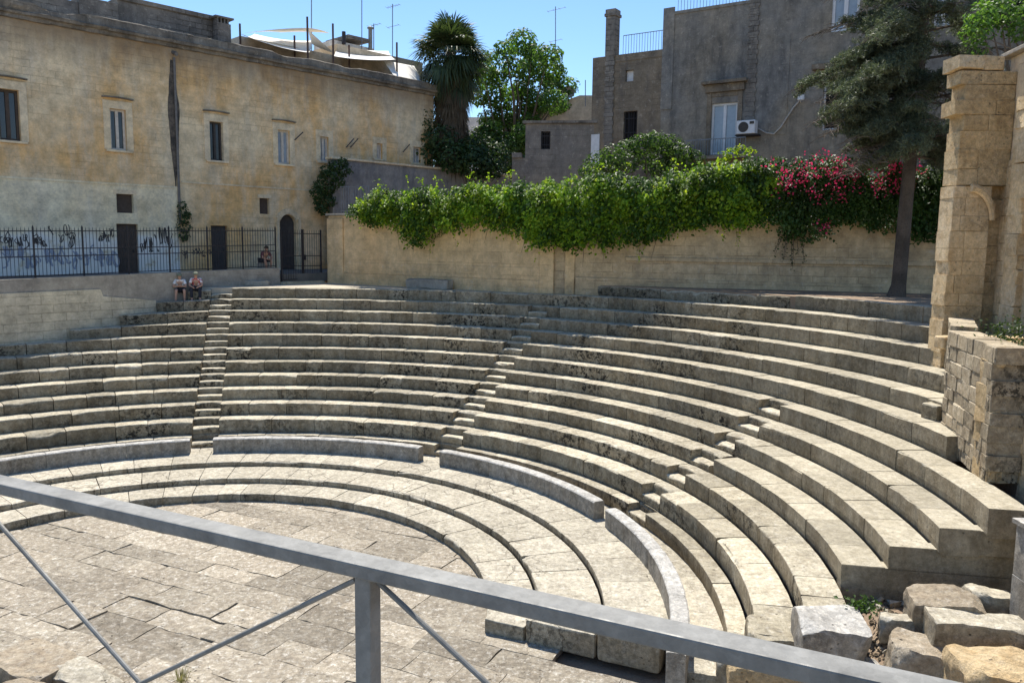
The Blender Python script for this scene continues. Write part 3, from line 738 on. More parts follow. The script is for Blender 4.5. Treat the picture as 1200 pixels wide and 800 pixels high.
for _ in range(1500):
    x = random.uniform(5.3, 8.2); y = random.uniform(11.2, 13.3); s = (x-2.9+(y-13)*.10); z = -.2+1.75*min(1, max(0, (s-.2)/3.0)); z = min(z, 1.62)
    cc.append((x, y, z+ns((x, y, 2), .9)*.10+ns((x, y, 5), 3.5)*.045+.02))
V, Fc = leafquads(np.array(cc), RNG.normal(size=(1500, 3))*.4+np.array([0, 0, 1]), RNG.uniform(.04, .09, 1500))
tag(leaf_obj('leaf_litter', V, Fc, 'skirt'), 'brown dry leaf litter between the fallen stones', 'leaf litter', None, 'stuff')
mbf = MB()
for _ in range(150):
    x = random.uniform(4.6, 8.3); y = random.uniform(11.0, 13.2); s_ = (x-2.9+(y-13)*.10); z = min(-.2+1.75*min(1, max(0, (s_-.2)/3.0)), 1.62)+ns((x, y, 2), .9)*.10
    r_ = random.uniform(.02, .09) if random.random() < .8 else random.uniform(.1, .17); vs_ = [Vector((random.gauss(0, 1), random.gauss(0, 1), random.gauss(0, .8))).normalized()*r_*random.uniform(.7, 1.2) for _ in range(8)]
    import bmesh as _b
    bm_ = _b.new(); [bm_.verts.new(v_) for v_ in vs_]; _b.ops.convex_hull(bm_, input=bm_.verts); bm_.verts.index_update()
    used = sorted({v_.index for f_ in bm_.faces for v_ in f_.verts}); mp = {q: k for k, q in enumerate(used)}; bm_.verts.ensure_lookup_table()
    mbf.add([(bm_.verts[q].co.x+x, bm_.verts[q].co.y+y, bm_.verts[q].co.z+z+r_*.4) for q in used], [tuple(mp[v_.index] for v_ in f_.verts) for f_ in bm_.faces]); bm_.free()
tag(mbf.build('rubble', 'step'), 'small pale stone fragments scattered among the fallen blocks', 'rubble', None, 'stuff')
def tuft(name, lab, loc, n, h, spread, mat, cat='plant', leafy=False):
    loc = np.array(loc, float)
    if leafy:
        c = loc+RNG.normal(size=(n, 3))*np.array([spread, spread, h*.35])+np.array([0, 0, h*.4]); c[:, 2] = np.maximum(c[:, 2], loc[2]+.01)
        V, Fc = leafquads(c, RNG.normal(size=(n, 3))+np.array([0, -.3, .8]), RNG.uniform(.05, .1, n))
    else:
        Vs = []; Fs = []
        for i in range(n):
            a = random.uniform(0, 6.28); o = random.uniform(0, spread); l = h*random.uniform(.5, 1.1); le = random.uniform(.1, .7)
            b = Vector((loc[0]+math.cos(a)*o, loc[1]+math.sin(a)*o, loc[2])); dr = Vector((math.cos(a)*le, math.sin(a)*le, 1)).normalized()
            sd_ = Vector((-math.sin(a), math.cos(a), 0))*.006
            k = len(Vs); m_ = b+dr*l*.6; tp = b+dr*l+Vector((math.cos(a), math.sin(a), -.6))*l*.15
            Vs += [b-sd_, b+sd_, m_+sd_*.8, m_-sd_*.8, tp]; Fs += [(k, k+1, k+2), (k, k+2, k+3), (k+3, k+2, k+4)]
        V, Fc = np.array([tuple(q) for q in Vs]), np.array(Fs)
    return tag(leaf_obj(name, V, Fc, mat, None, tuple(loc)), lab, cat)
tuft('grass_tuft', 'pale dry grass tuft growing from the orchestra floor near the brace rods', at(212, 800, z=.0), 60, .32, .12, 'grass', 'grass')
tuft('weed_tuft', 'small green weed among the leaf litter beside the flat grey block', at(1012, 716, z=1.75), 160, .2, .12, 'dark', 'plant', True)  # low leafy weed rather than a bush, like the two below
tuft('weed_tuft', 'scrubby weed growing on top of the low broken wall', (9.75, 15.6, 5.75), 420, .42, .26, 'ivy', 'plant', True)
tuft('weed_tuft', 'dark plant hanging by the rough end of the low broken wall', (9.2, 14.2, 5.45), 260, .4, .16, 'ivy', 'plant', True)

# ------------------------------------------------------------------ wall with openings (local frame: x along, y inwards, z up)
def wall_open(mb, x0, x1, z0, z1, ops, depth=.3, y=0., mi=0):
    xs = sorted({x0, x1, *[min(max(q, x0), x1) for o in ops for q in o[:2]]}); zs = sorted({z0, z1, *[min(max(q, z0), z1) for o in ops for q in o[2:4]]})
    for i in range(len(xs)-1):
        for j in range(len(zs)-1):
            cx_, cz = (xs[i]+xs[i+1])/2, (zs[j]+zs[j+1])/2
            if any(o[0] < cx_ < o[1] and o[2] < cz < o[3] for o in ops): continue
            mb.add([(xs[i], y, zs[j]), (xs[i+1], y, zs[j]), (xs[i+1], y, zs[j+1]), (xs[i], y, zs[j+1])], [(0, 1, 2, 3)], mi)
    for o in ops:
        a, b, c_, d_ = o[:4]
        if b < x0 or a > x1 or d_ <= z0 or c_ >= z1: continue
        for q in ([(a, c_), (a, d_)], [(b, d_), (b, c_)], [(a, d_), (b, d_)], [(b, c_), (a, c_)]):
            (p0, p1), (q0, q1) = q
            mb.add([(p0, y, p1), (q0, y, q1), (q0, y+depth, q1), (p0, y+depth, p1)], [(0, 1, 2, 3)], mi)
def LMB():
    m = MB(); m.local = True; return m
def window(parent, a, b, c, d, y, frame='frame', pane='glass', mull=1, fw_=.07, bars=0):
    m = LMB(); m.box(a+.01, b-.01, y+.03, y+.05, c+.01, d-.01); pn = m.build('pane', pane, None)
    m = LMB()
    for x0, x1 in [(a, a+fw_), (b-fw_, b)]: m.box(x0, x1, y-.03, y+.028, c, d)
    m.box(a+fw_+.001, b-fw_-.001, y-.03, y+.028, c, c+fw_); m.box(a+fw_+.001, b-fw_-.001, y-.03, y+.028, d-fw_, d)
    for k in range(mull):
        xc = a+(b-a)*(k+1)/(mull+1); m.box(xc-fw_*.7, xc+fw_*.7, y-.032, y+.026, c+fw_+.001, d-fw_-.001)
    w_ = m.build('window', frame, parent); pn.parent = w_
    if bars:
        m = LMB()
        for k in range(bars):
            xc = a+(b-a)*(k+.5)/bars; m.tube([(xc, y-.10, c-.02), (xc, y-.10, d+.02)], .014, 6)
        for zc in (c+.25*(d-c), c+.75*(d-c)): m.bar((a-.03, y-.10, zc), (b+.03, y-.10, zc), .03, .03)
        m.build('window_bars', 'iron', w_)
    return w_

# ------------------------------------------------------------------ left palazzo
def FC(u, v, off=0.): return onplane(u, v, FP+FIN*off, FD)
LB = thing('palazzo', 'long ochre stone building with small windows, weathered cornice and graffiti along the left', 'building', (FP[0], FP[1], 0), math.atan2(FD[1], FD[0]))
ZC, SL0, SL1 = 16.2, -24., FC(508, 150)[0]
sP = FC(207, 205)[0]                          # drain line: plaster left of it
zP = 9.86
def rect(u0, v0, u1, v1): a, za = FC(u0, v0); b, zb = FC(u1, v1); return (a, b, zb, za)
W = [rect(-4, 103, 25, 166), rect(128, 127, 149, 177), rect(245, 142, 262, 189), rect(325, 152, 340, 193), rect(375, 160, 385, 190), rect(441, 168, 448, 187), rect(484, 172, 493, 192)]
zl = [9.5, 0]
W2 = [rect(136, 227, 157, 250), rect(304, 232, 316, 251)]
D1 = rect(136, 262, 164, 322); D2 = rect(247, 264, 268, 318); D3 = rect(328, 262, 348, 313)
G0 = 5.9
D1 = (*D1[:2], G0+.02, D1[3]); D2 = (*D2[:2], G0+.02, D2[3]); D3 = (*D3[:2], G0+.02, D3[3])
m = LMB(); ops = W+W2+[D1, D2, D3]
aw = (D3[1]-D3[0])/2; az = D3[3]
opsA = [o if o is not D3 else (D3[0], D3[1], D3[2], az+aw) for o in ops]
wall_open(m, SL0, sP, zP, ZC, [o for o in opsA if o[2] > zP-.3], .32)
wall_open(m, sP, SL1, 5.0, ZC, opsA, .32)
# arch spandrels
xc = (D3[0]+D3[1])/2; N = 10
for sgn in (-1, 1):
    pts = [(xc+sgn*aw*math.cos(R(90*k/N)), 0, az+aw*math.sin(R(90*k/N))) for k in range(N+1)]
    cor = (xc+sgn*aw, 0, az+aw)
    for k in range(N):
        m.add([cor, pts[k], pts[k+1]], [(0, 1, 2) if sgn > 0 else (0, 2, 1)])
        m.add([pts[k], pts[k+1], (pts[k+1][0], .32, pts[k+1][2]), (pts[k][0], .32, pts[k][2])], [(0, 1, 2, 3)])
m.add([(SL1, 0, 5), (SL1, 9, 5), (SL1, 9, ZC), (SL1, 0, ZC), (SL0, 9, 5), (SL0, 9, ZC), (SL0, 0, 5), (SL0, 0, ZC)], [(0, 1, 2, 3), (1, 4, 5, 2), (4, 6, 7, 5), (3, 2, 5, 7)])
m.build('upper_wall', 'facade_up', LB)
m = LMB(); wall_open(m, SL0, sP, 5.0, zP, ops, .34, -.02)
m.box(SL0, sP+.0, -.05, .1, zP+.002, zP+.09)
m.build('lower_wall', 'facade_low', LB)
m = LMB()   # crumbling cornice with its dark parapet course
prof = [(.02, ZC-.02), (-.10, ZC+.0), (-.13, ZC+.13), (-.27, ZC+.16), (-.31, ZC+.28), (-.19, ZC+.32), (-.17, ZC+.50), (-.17, ZC+.66), (-.12, ZC+.69), (.35, ZC+.69)]
nc = int((SL1+.25-SL0)/.16); V = []
for k in range(nc+1):
    x = SL0+(SL1+.25-SL0)*k/nc
    for q, (y, z) in enumerate(prof):
        w_ = noise.noise_vector(Vector((x*1.3, q*.7, 0)))*.030+noise.noise_vector(Vector((x*4, q*1.3, 5)))*.020
        br = max(0, ns((x, 3, q*.15), .9)-.18)*.22 if 2 <= q <= 5 else (max(0, ns((x, 8, 0), .7)-.15)*.35 if q >= 7 else 0)
        V.append((x, y+w_.y+(br if 2 <= q <= 5 else 0), z+w_.z-(br if q >= 7 else 0)))
P = len(prof); m.add(V, [(k*P+q, (k+1)*P+q, (k+1)*P+q+1, k*P+q+1) for k in range(nc) for q in range(P-1)])
m.build('cornice', 'crust', LB, smooth=True)
m = LMB(); m.box(SL1-.35, SL1+.001, .352, 9, ZC+.3, ZC+.72); m.box(SL0, SL1-.36, .36, 9, ZC+.2, ZC+.32); m.build('roof', 'roofwall', LB, bevel=.02)
m = LMB(); m.box(SL0, -9.3, .8, 5, ZC+.33, 17.55); m.box(-9.297, -7.7, .7, 5, ZC+.33, 17.8); m.box(-7.697, -3.15, .8, 5, ZC+.33, 18.12); m.box(-7.75, -3.05, .72, .797, 18.0, 18.2); m.box(-3.147, -2.6, .9, 5, ZC+.33, 17.6); 
m.build('roof_storey', 'roofwall', LB, bevel=.02)
s0, z0_ = FC(252, 24, .4); s1, _ = FC(268, 24, .4)
m = LMB(); m.box(s0, s1, .2, .68, ZC+.5, z0_-.1)
for k in range(4): m.box(s0+(s1-s0)*k/4+.02, s0+(s1-s0)*(k+.5)/4, .22, .66, z0_-.098, z0_+.12)
m.box(s0-.1, s1+.15, .15, .72, z0_+.122, z0_+.2)
m.build('chimney', 'roofwall', LB)
# rooftop rooms
sA = FC(282, 60, 3)[0]; sB = FC(400, 60, 3)[0]; sC2 = FC(500, 60, 3)[0]
m = LMB(); m.box(sA, sB, 3, 8, ZC+.3, FC(300, 46, 3)[1]); m.box(sB+.002, sC2, 3.4, 8, ZC+.3, FC(470, 68, 3.4)[1]); m.build('rooftop_room', 'beige', LB)
m = LMB(); a, za = FC(392, 46, 6); b, _ = FC(440, 52, 6); m.box(a, b, 6.2, 8.3, ZC+.3, za); m.build('rooftop_hut', 'whitewall', LB)
m = LMB(); a, za = FC(407, 45, 6.1); b, _ = FC(432, 52, 6.1); m.box(a, b, 6.0, 8.5, za+.002, za+.22); m.build('hut_roof', 'roofwall', LB)
# trims: window surrounds, hoods, sills
for k, o in enumerate(W):
    m = LMB(); t = .28
    m.box(o[0]-t, o[0]-.001, -.05, .1, o[2], o[3]); m.box(o[1]+.001, o[1]+t, -.05, .1, o[2], o[3]); m.box(o[0]-t, o[1]+t, -.05, .1, o[3]+.001, o[3]+t+.06)
    fr = m.build('window_surround', 'trim', LB, bevel=.01)
    m = LMB()
    if k < 4:
        L = o[1]-o[0]+.62; xc_ = (o[0]+o[1])/2; pts = [(xc_-L/2+L*q/10, -.10, o[3]+.46+.035*math.sin(math.pi*q/10)) for q in range(11)]
        for q in range(10): m.bar((pts[q][0]-.002, -.02, pts[q][2]), (pts[q+1][0]+.002, -.02, pts[q+1][2]), .30, .05)
        m.build('hood_mould', 'crust', LB)
    m = LMB(); m.box(o[0]-.22, o[1]+.22, -.13, .1, o[2]-.10, o[2]-.001); m.build('sill', 'trim', LB, bevel=.015)
    if k == 0: window(LB, *o[:4], .2, 'wood', 'glass', 1, .10)
    elif k == 2: window(LB, *o[:4], .2, 'darkwood', 'glass', 1, .08)
    else: window(LB, *o[:4], .16, 'frame', 'glass' if k < 3 else 'curtain', 1, .09)
for o in W2:
    m = LMB(); m.box(o[0]+.001, o[1]-.001, .2, .24, o[2]+.001, o[3]-.001); m.build('shutter', 'wood', LB)
    m = LMB(); m.box(o[0]-.12, o[1]+.12, -.045, .1, o[3]+.001, o[3]+.18); m.build('lintel', 'trim', LB)
for o, mt in ((D1, 'wood'), (D2, 'darkwood')):
    m = LMB(); m.box(o[0]+.02, o[1]-.02, .16, .22, o[2], o[3]-.01)
    for k in range(5): x = o[0]+.1+(o[1]-o[0]-.2)*(k+.5)/5; m.box(x-.07, x+.07, .145, .159, o[2]+.1, o[3]-.15)
    dd = m.build('door', mt, LB)
    m = LMB(); m.box(o[1]-.2, o[1]-.15, .09, .143, o[2]+1.0, o[2]+1.12); m.build('handle', 'iron', dd)
m = LMB(); m.box(D3[0], D3[1], .24, .3, D3[2], az+aw)
for k in range(2): x0 = D3[0]+aw*k+.06; m.box(x0, x0+aw-.12, .22, .239, D3[2]+.15, az-.1)
m.build('arched_door', 'darkwood', LB)
m = LMB()
pts = [(xc+(aw+.16)*math.cos(R(a)), -.02, az+(aw+.16)*math.sin(R(a))) for a in range(0, 181, 12)]
pts = [(pts[0][0], -.02, D3[2])]+pts+[(pts[-1][0], -.02, D3[2])]
for q in range(len(pts)-1): m.bar(pts[q], pts[q+1], .10, .28)
m.build('arch_surround', 'trim', LB)
# drain spout and stain pipe
m = LMB(); sd0, zt0 = FC(203, 68); _, zb0 = FC(209, 262)
m.tube([(sd0, -.08, zt0), (sd0+.01, -.08, zt0-4), (sd0, -.08, zb0)], .06, 8); m.build('drain_pipe', 'pipe', LB, smooth=True)
m = LMB(); m.tube([(sd0, .05, zt0+.25), (sd0, -.35, zt0+.12)], .09, 8); m.build('spout', 'pipe', LB)
# soot stain beside the pipe: thin irregular crust
m = LMB(); pts = []
for k in range(25):
    t = k/24; z = zt0-.1-t*6.0; wd = .30*math.sin(math.pi*min(1, t*.98+.06))**1.3*(1-.35*t)*(1+.25*ns((k, 1, 0), .7)); pts.append((z, wd))
V = [(sd0-.12-p[1]*.8, -.012, p[0]) for p in pts]+[(sd0-.08+p[1], -.012, p[0]) for p in pts]
m.add(V, [(k, k+25, k+26, k+1) for k in range(24)])
st = NB('soot_stain'); f = st.noise(st.obj(), 3, 6, .7); st.col(st.mix(st.mr(f, .4, .62), (.055, .05, .045), (.17, .14, .11))); M['soot'] = st.m
m.build('soot_stain', 'soot', LB)
for u, v, du, dv in ((348, 160, 7, 9), (408, 168, 6, 10), (413, 168, 6, 10), (474, 174, 5, 9)):
    a, za = FC(u+du/2, v-dv/2); b, zb = FC(u-du/2, v+dv/2)
    m = LMB(); m.bar((a, -.30, za), (b, -.06, zb), .05, .05); m.build('wall_bracket', 'iron', LB)
# string course on the right half
m = LMB(); a, za = FC(212, 213); b, zb = FC(480, 222); m.box(a, SL1, -.04, .1, za-.05, za+.03); m.build('string_course', 'trim', LB)
# graffiti: sprayed strokes
def graffiti(parent, u0, u1, v0, v1, mat, nstroke, yy, wd, seed):
    rr = random.Random(seed); a, zt_ = FC(u0, v0); b, zb_ = FC(u1, v1); m = LMB()
    for k in range(nstroke):
        x = a+(b-a)*(k+.5)/nstroke+rr.uniform(-.15, .15); zc = zt_+(zb_-zt_)*rr.uniform(.25, .75); hh = (zt_-zb_)*rr.uniform(.12, .3); m = LMB(); ww = (b-a)/nstroke*rr.uniform(.5, 1.0)
        A, B, p1, p2 = rr.choice([1, 1, 2]), rr.choice([1, 2, 2, 3]), rr.uniform(0, 6), rr.uniform(0, 6)
        pts = [(x+ww*.6*math.sin(A*t+p1)+ww*.25*math.sin(3*t), zc+hh*math.sin(B*t+p2)) for t in np.linspace(0, 5.2, 34)]
        for q in range(len(pts)-1):
            (xa, z1), (xb, z2) = pts[q], pts[q+1]; dx, dz_ = xb-xa, z2-z1; l = math.hypot(dx, dz_)+1e-6; nx_, nz_ = -dz_/l*wd, dx/l*wd
            y2 = yy-.0004*(k % 7)-.00003*q
            m.add([(xa-nx_, y2, z1-nz_), (xb-nx_, y2, z2-nz_), (xb+nx_, y2, z2+nz_), (xa+nx_, y2, z1+nz_)], [(0, 1, 2, 3)])
        m.build('graffiti', mat, parent)
graffiti(LB, 0, 58, 270, 292, 'black', 13, -.026, .017, 3)
graffiti(LB, 58, 90, 262, 290, 'black', 5, -.026, .017, 4)
graffiti(LB, 0, 135, 284, 316, 'blue', 24, -.031, .028, 5)
graffiti(LB, 112, 136, 268, 285, 'black', 5, -.026, .017, 6)
graffiti(LB, 166, 200, 264, 300, 'black', 9, -.026, .017, 8)
graffiti(LB, 214, 246, 288, 308, 'black', 7, -.006, .017, 9)

# rooftop poles, sails, antennas (stand on the roof: things of their own)
def F3(u, v, off): s, z = FC(u, v, off); q = FP+FD*s+FIN*off; return (q[0], q[1], z)
poles = [(281, 28, 2.6, 'short thin dark pole at the left end of the shade sails'), (345, 42, 2.6, 'shortest rooftop pole, left of the tallest one, under the sails'), (360, 20, 1.2, 'tallest rusty pole holding the shade sails on the ochre building'), (390, 28, 1.2, 'rusty sail pole just right of the tallest pole'), (409, 53, 2.4, 'short pole under the sagging sail, near the white hut'), (465, 50, 1.2, 'rusty pole at the right end of the roof, in front of the tan awning')]
for u, v, off, lab in poles:
    p = F3(u, v, off); mb = MB(); mb.tube([(p[0], p[1], ZC+.3), p], .055, 8); tag(mb.build('sail_pole', 'rust', loc=(p[0], p[1], ZC+.3)), lab, 'pole', 'poles of the rooftop shade sails')
def sail(lab, cs, sag, name='shade_sail'):
    mb = MB(); n_ = 14; cs = [np.array(c, float) for c in cs]; V = []
    for i in range(n_+1):
        for j in range(n_+1):
            a, b = i/n_, j/n_
            # curved-in edges
            aa = a; bb = b
            p = (cs[0]*(1-a)+cs[1]*a)*(1-b)+(cs[3]*(1-a)+cs[2]*a)*b
            p = p+np.array([0, 0, -sag*(4*a*(1-a)+4*b*(1-b))*.5])
            V.append(p)
    mb.add(V, [(i*(n_+1)+j, (i+1)*(n_+1)+j, (i+1)*(n_+1)+j+1, i*(n_+1)+j+1) for i in range(n_) for j in range(n_)])
    o = mb.build(name, 'plaster_white', loc=tuple(np.mean(cs, 0)), smooth=True); s_ = o.modifiers.new('cloth', 'SOLIDIFY'); s_.thickness = .012
    return tag(o, lab, 'shade sail')
sail('thin white shade sail arching highest over the roof terrace', [F3(288, 39, 2.2), F3(360, 33, 2.6), F3(386, 39, 5), F3(330, 38, 5)], -.12)
sail('large cream sail sagging between the left poles', [F3(283, 40, 1.6), F3(362, 62, 1.25), F3(366, 48, 5), F3(298, 40, 5)], .25)
sail('upright cream sail fold between the two middle rusty poles', [F3(361, 35, 1.25), F3(392, 62, 1.25), F3(385, 60, 2.6), F3(366, 52, 2.6)], .05)
sail('cream sail stretched from the middle pole towards the right end of the roof', [F3(391, 66, 1.25), F3(464, 70, 1.3), F3(455, 60, 5), F3(395, 53, 5)], .2)
sail('tan awning sloping down at the right end of the roof', [F3(449, 71, 2.2), F3(486, 78, 2.2), F3(496, 97, .6), F3(462, 90, .6)], .0, 'awning')
def antenna(lab, base, top, bars):
    mb = MB(); b, t = Vector(base), Vector(top); mb.tube([b, t], .03, 6)
    o = thing('tv_antenna', lab, 'antenna', tuple(b), 0, 'roof antennas'); mb.build('mast', 'ant', o)
    if bars:
        mb = MB()
        for h, L, nel in bars:
            c_ = t-Vector((0, 0, h)); dr = Vector((.92, -.38, .12)).normalized(); mb.tube([c_-dr*L*.45, c_+dr*L*.55], .015, 5)
            for k in range(nel):
                q = c_+dr*L*(-.42+.95*k/max(1, nel-1)); e = Vector((.3, .9, 0))*.28*(1-.4*k/nel); mb.tube([q-e, q+e], .009, 4)
        mb.build('aerial', 'ant', o)
antenna('bare thin mast rising out of the picture above the shade sails', F3(365, 62, 5), F3(365, -20, 5), [])
antenna('tall bare mast left of the steel flue pipe', F3(424, 62, 6), F3(424, -15, 6), [])
antenna('low bent antenna just right of the steel flue', F3(438, 68, 6), F3(438, 28, 6), [(.1, .9, 4)])
antenna('tall antenna with two aerials left of the palm', F3(460, 78, 6), F3(460, 5, 6), [(.15, 1.0, 6), (1.4, .9, 2)])
p = F3(434, 62, 6.1); t_ = F3(434, 34, 6.1); mb = MB(); mb.tube([p, t_], .13, 10); mb.tube([(t_[0], t_[1], t_[2]+.0), (t_[0], t_[1], t_[2]+.08), (t_[0], t_[1], t_[2]+.16)], [.2, .2, .04], 10)
tag(mb.build('flue', 'steel', loc=(p[0], p[1], p[2]), smooth=False), 'shiny steel flue pipe with a round cowl on the white roof hut', 'flue')
p = F3(403, 52, 6.1); mb = MB(); mb.tube([p, (p[0], p[1], p[2]+.75)], .12, 8); tag(mb.build('flue', 'iron', loc=p), 'short black flue pipe on the white roof hut', 'flue')

# ------------------------------------------------------------------ retaining wall, fence, gate
def WPl(u, v, off=0.):
    nrm = np.array([-WALLD[1], WALLD[0]]); return onplane(u, v, WALLP+nrm*off, WALLD)
RWL = thing('retaining_wall', 'pale patched retaining wall under the iron fence on the left', 'wall', (WALLP[0], WALLP[1], 0), math.atan2(WALLD[1], WALLD[0]))
sG = WPl(328, 320)[0]
m = LMB(); zt_ = lambda s: 6.02+.022*s
V = [(-16, 0, 1.0), (sG, 0, 1.0), (sG, 0, zt_(sG)), (-16, 0, zt_(-16)), (-16, .5, 1.0), (sG, .5, 1.0), (sG, .5, zt_(sG)), (-16, .5, zt_(-16))]
m.add(V, [(0, 1, 2, 3), (7, 6, 5, 4), (1, 5, 6, 2), (4, 0, 3, 7), (3, 2, 6, 7)]); m.build('cement_face', 'cement', RWL)
s1_ = WPl(165, 345)[0]
m = LMB(); masonry_l = MB()
V = [(-16, -.05, 1.0), (s1_+.6, -.05, 1.0), (s1_+.6, -.05, 5.05), (s1_-1.5, -.05, 5.30), (s1_-1.6, -.05, 5.58), (-16, -.05, 5.35)]
m.add(V+[(x, -.0015, z) for x, y, z in V], [(0, 1, 2, 3, 4, 5)]+[(i, i+6, (i+1) % 6+6, (i+1) % 6) for i in range(6)]); m.build('stone_patch', 'retain', RWL)
FE = thing('iron_fence', 'dark iron bar fence on the retaining wall in front of the graffiti', 'fence', (WALLP[0], WALLP[1], 0), math.atan2(WALLD[1], WALLD[0]))
sp = 1.72; npost = int((sG+14.2)/sp); FH = 1.82
s = sG-.05
for k in range(npost+1):
    zb = zt_(s)
    m = LMB(); m.box(s-.025, s+.025, .2, .25, zb-.25, zb+FH+.02); m.tube([(s, .225, zb+FH+.02), (s, .225, zb+FH+.1)], [.03, .004], 6); m.build('fence_post', 'iron', FE)
    if k < npost:
        m = LMB(); s2 = s-sp
        for hz in (.08, .78, 1.05, FH-.12): m.bar((s2+.03, .225, zt_(s2)+hz), (s-.03, .225, zb+hz), .012, .035)
        nb = 13
        for j in range(1, nb):
            x = s2+sp*j/nb; z = zt_(x); m.tube([(x, .225, z+.05), (x, .225, z+FH-.06), (x, .225, z+FH+.03)], [.011, .011, .003], 5)
        m.build('fence_panel', 'iron', FE)
    s -= sp
# gate between the fence and the vine wall
WSEG = np.array([-9.0, 39.4]); WMID = np.array([1.4, 33.1])
GA = WP(sG+.05); GB = WSEG+np.array([-.35, .1]); gd = (GB-GA)/np.hypot(*(GB-GA)); gl = float(np.hypot(*(GB-GA)))
gz = 5.62
GT = thing('iron_gate', 'tall iron bar gate between the fence and the tan boundary wall', 'gate', (GA[0], GA[1], gz), math.atan2(gd[1], gd[0]))
for (x0, x1, lab) in ((.02, gl*.52, 'fixed'), (gl*.52+.01, gl-.05, 'leaf')):
    m = LMB()
    for x in (x0+.03, x1-.03): m.box(x-.03, x+.03, -.03, .03, .02, 2.45)
    for hz in (.1, .72, 1.2, 2.25): m.bar((x0+.06, 0, hz), (x1-.06, 0, hz), .012, .04)
    n_ = int((x1-x0)/.14)
    for j in range(1, n_): x = x0+(x1-x0)*j/n_; m.tube([(x, 0, .12), (x, 0, 2.42)], .009, 5)
    m.build('gate_leaf', 'iron', GT)
m = LMB(); m.box(gl*.52+.08, gl*.52+.16, -.06, .06, 1.0, 1.25); m.build('lock', 'iron', GT)
mb = MB(); g2 = np.array([gd[1], -gd[0]])
for k, (dz, dp) in enumerate(((0, .0), (-.10, .35))):
    q = [GA+g2*(-.4), GB+g2*(-.4), GB+g2*(.15+dp), GA+g2*(.15+dp)]
    mb.add([(x[0], x[1], gz+dz-.35) for x in q]+[(x[0], x[1], gz+dz-.004) for x in q], [(3, 2, 1, 0), (4, 5, 6, 7), (0, 1, 5, 4), (1, 2, 6, 5), (2, 3, 7, 6), (3, 0, 4, 7)])
    if k == 0: pass
tag(mb.build('gate_step', 'retain', loc=((GA[0]+GB[0])/2, (GA[1]+GB[1])/2, gz-.35)), 'low pale stone doorstep under the iron gate', 'step')
# dark pile on the ground left of the gate
p = at(290, 334, z=5.52); rock('stone_slab', 'dark flat slab lying on the ground below the fence left of the gate', (1.9, .6, .22), (p[0], p[1], 5.5), (0, 0, .15), 'cement', .04, 5)

# ------------------------------------------------------------------ boundary walls under the vines
d1 = (WMID-WSEG)/np.hypot(*(WMID-WSEG)); L1 = float(np.hypot(*(WMID-WSEG)))
WEND = np.array([18., 28.6]); d2 = (WEND-WMID)/np.hypot(*(WEND-WMID)); L2 = float(np.hypot(*(WEND-WMID)))
BW = thing('boundary_wall', 'tan plastered boundary wall below the creeper, left of the vertical joint', 'wall', (WSEG[0], WSEG[1], 0), math.atan2(d1[1], d1[0]))
m = LMB(); m.box(0, L1, 0, .5, 5.2, 8.75); m.build('wall_body', 'vinewall', BW, bevel=.02)
m = LMB(); m.box(-.02, 1.0, -.10, -.002, 5.2, 8.62); m.build('end_pilaster', 'vinewall', BW, bevel=.02)
m = LMB(); m.box(1.0, L1, -.09, -.002, 5.2, 6.02); m.box(1.0, L1, -.03, -.0015, 6.022, 6.55); m.build('plinth', 'vinewall', BW, bevel=.015)
m = LMB(); m.box(-.1, L1, -.10, .58, 8.752, 8.85); m.build('coping', 'cement', BW, bevel=.02)
p = at(475, 333, z=5.75); q = WSEG+d1*float(np.dot(p[:2]-WSEG, d1))
rock('stone_slab', 'long grey stone slab lying along the foot of the tan boundary wall', (2.3, .5, .42), (q[0]-.3*d1[1]*-1*0+d1[1]*.45, q[1]-d1[0]*.45, 5.5), (0, 0, math.atan2(d1[1], d1[0])), 'cement', .03, 6)
BX = thing('boundary_wall', 'brown ashlar boundary wall behind the cedar trunk, right of the vertical joint', 'wall', (WMID[0], WMID[1], 0), math.atan2(d2[1], d2[0]))
m = LMB(); m.box(.02, L2, .05, .55, 5.0, 9.2); m.build('wall_body', 'vinewall_b', BX, bevel=.02)
m = LMB(); m.box(-.3, .30, -.12, .048, 5.0, 8.9); m.build('pilaster', 'vinewall', BX, bevel=.03)
m = LMB(); m.box(.75, 1.15, -.02, .049, 5.0, 8.9); m.build('pilaster', 'vinewall', BX, bevel=.03)
m = LMB(); m.box(1.2, L2, -.07, .048, 5.0, 6.2); m.box(3.2, L2, -.05, .047, 6.9, 7.05); m.build('plinth', 'vinewall_b', BX, bevel=.02)
for (x, z) in ((-.42, 6.6), (1.25, 6.5)):
    pass

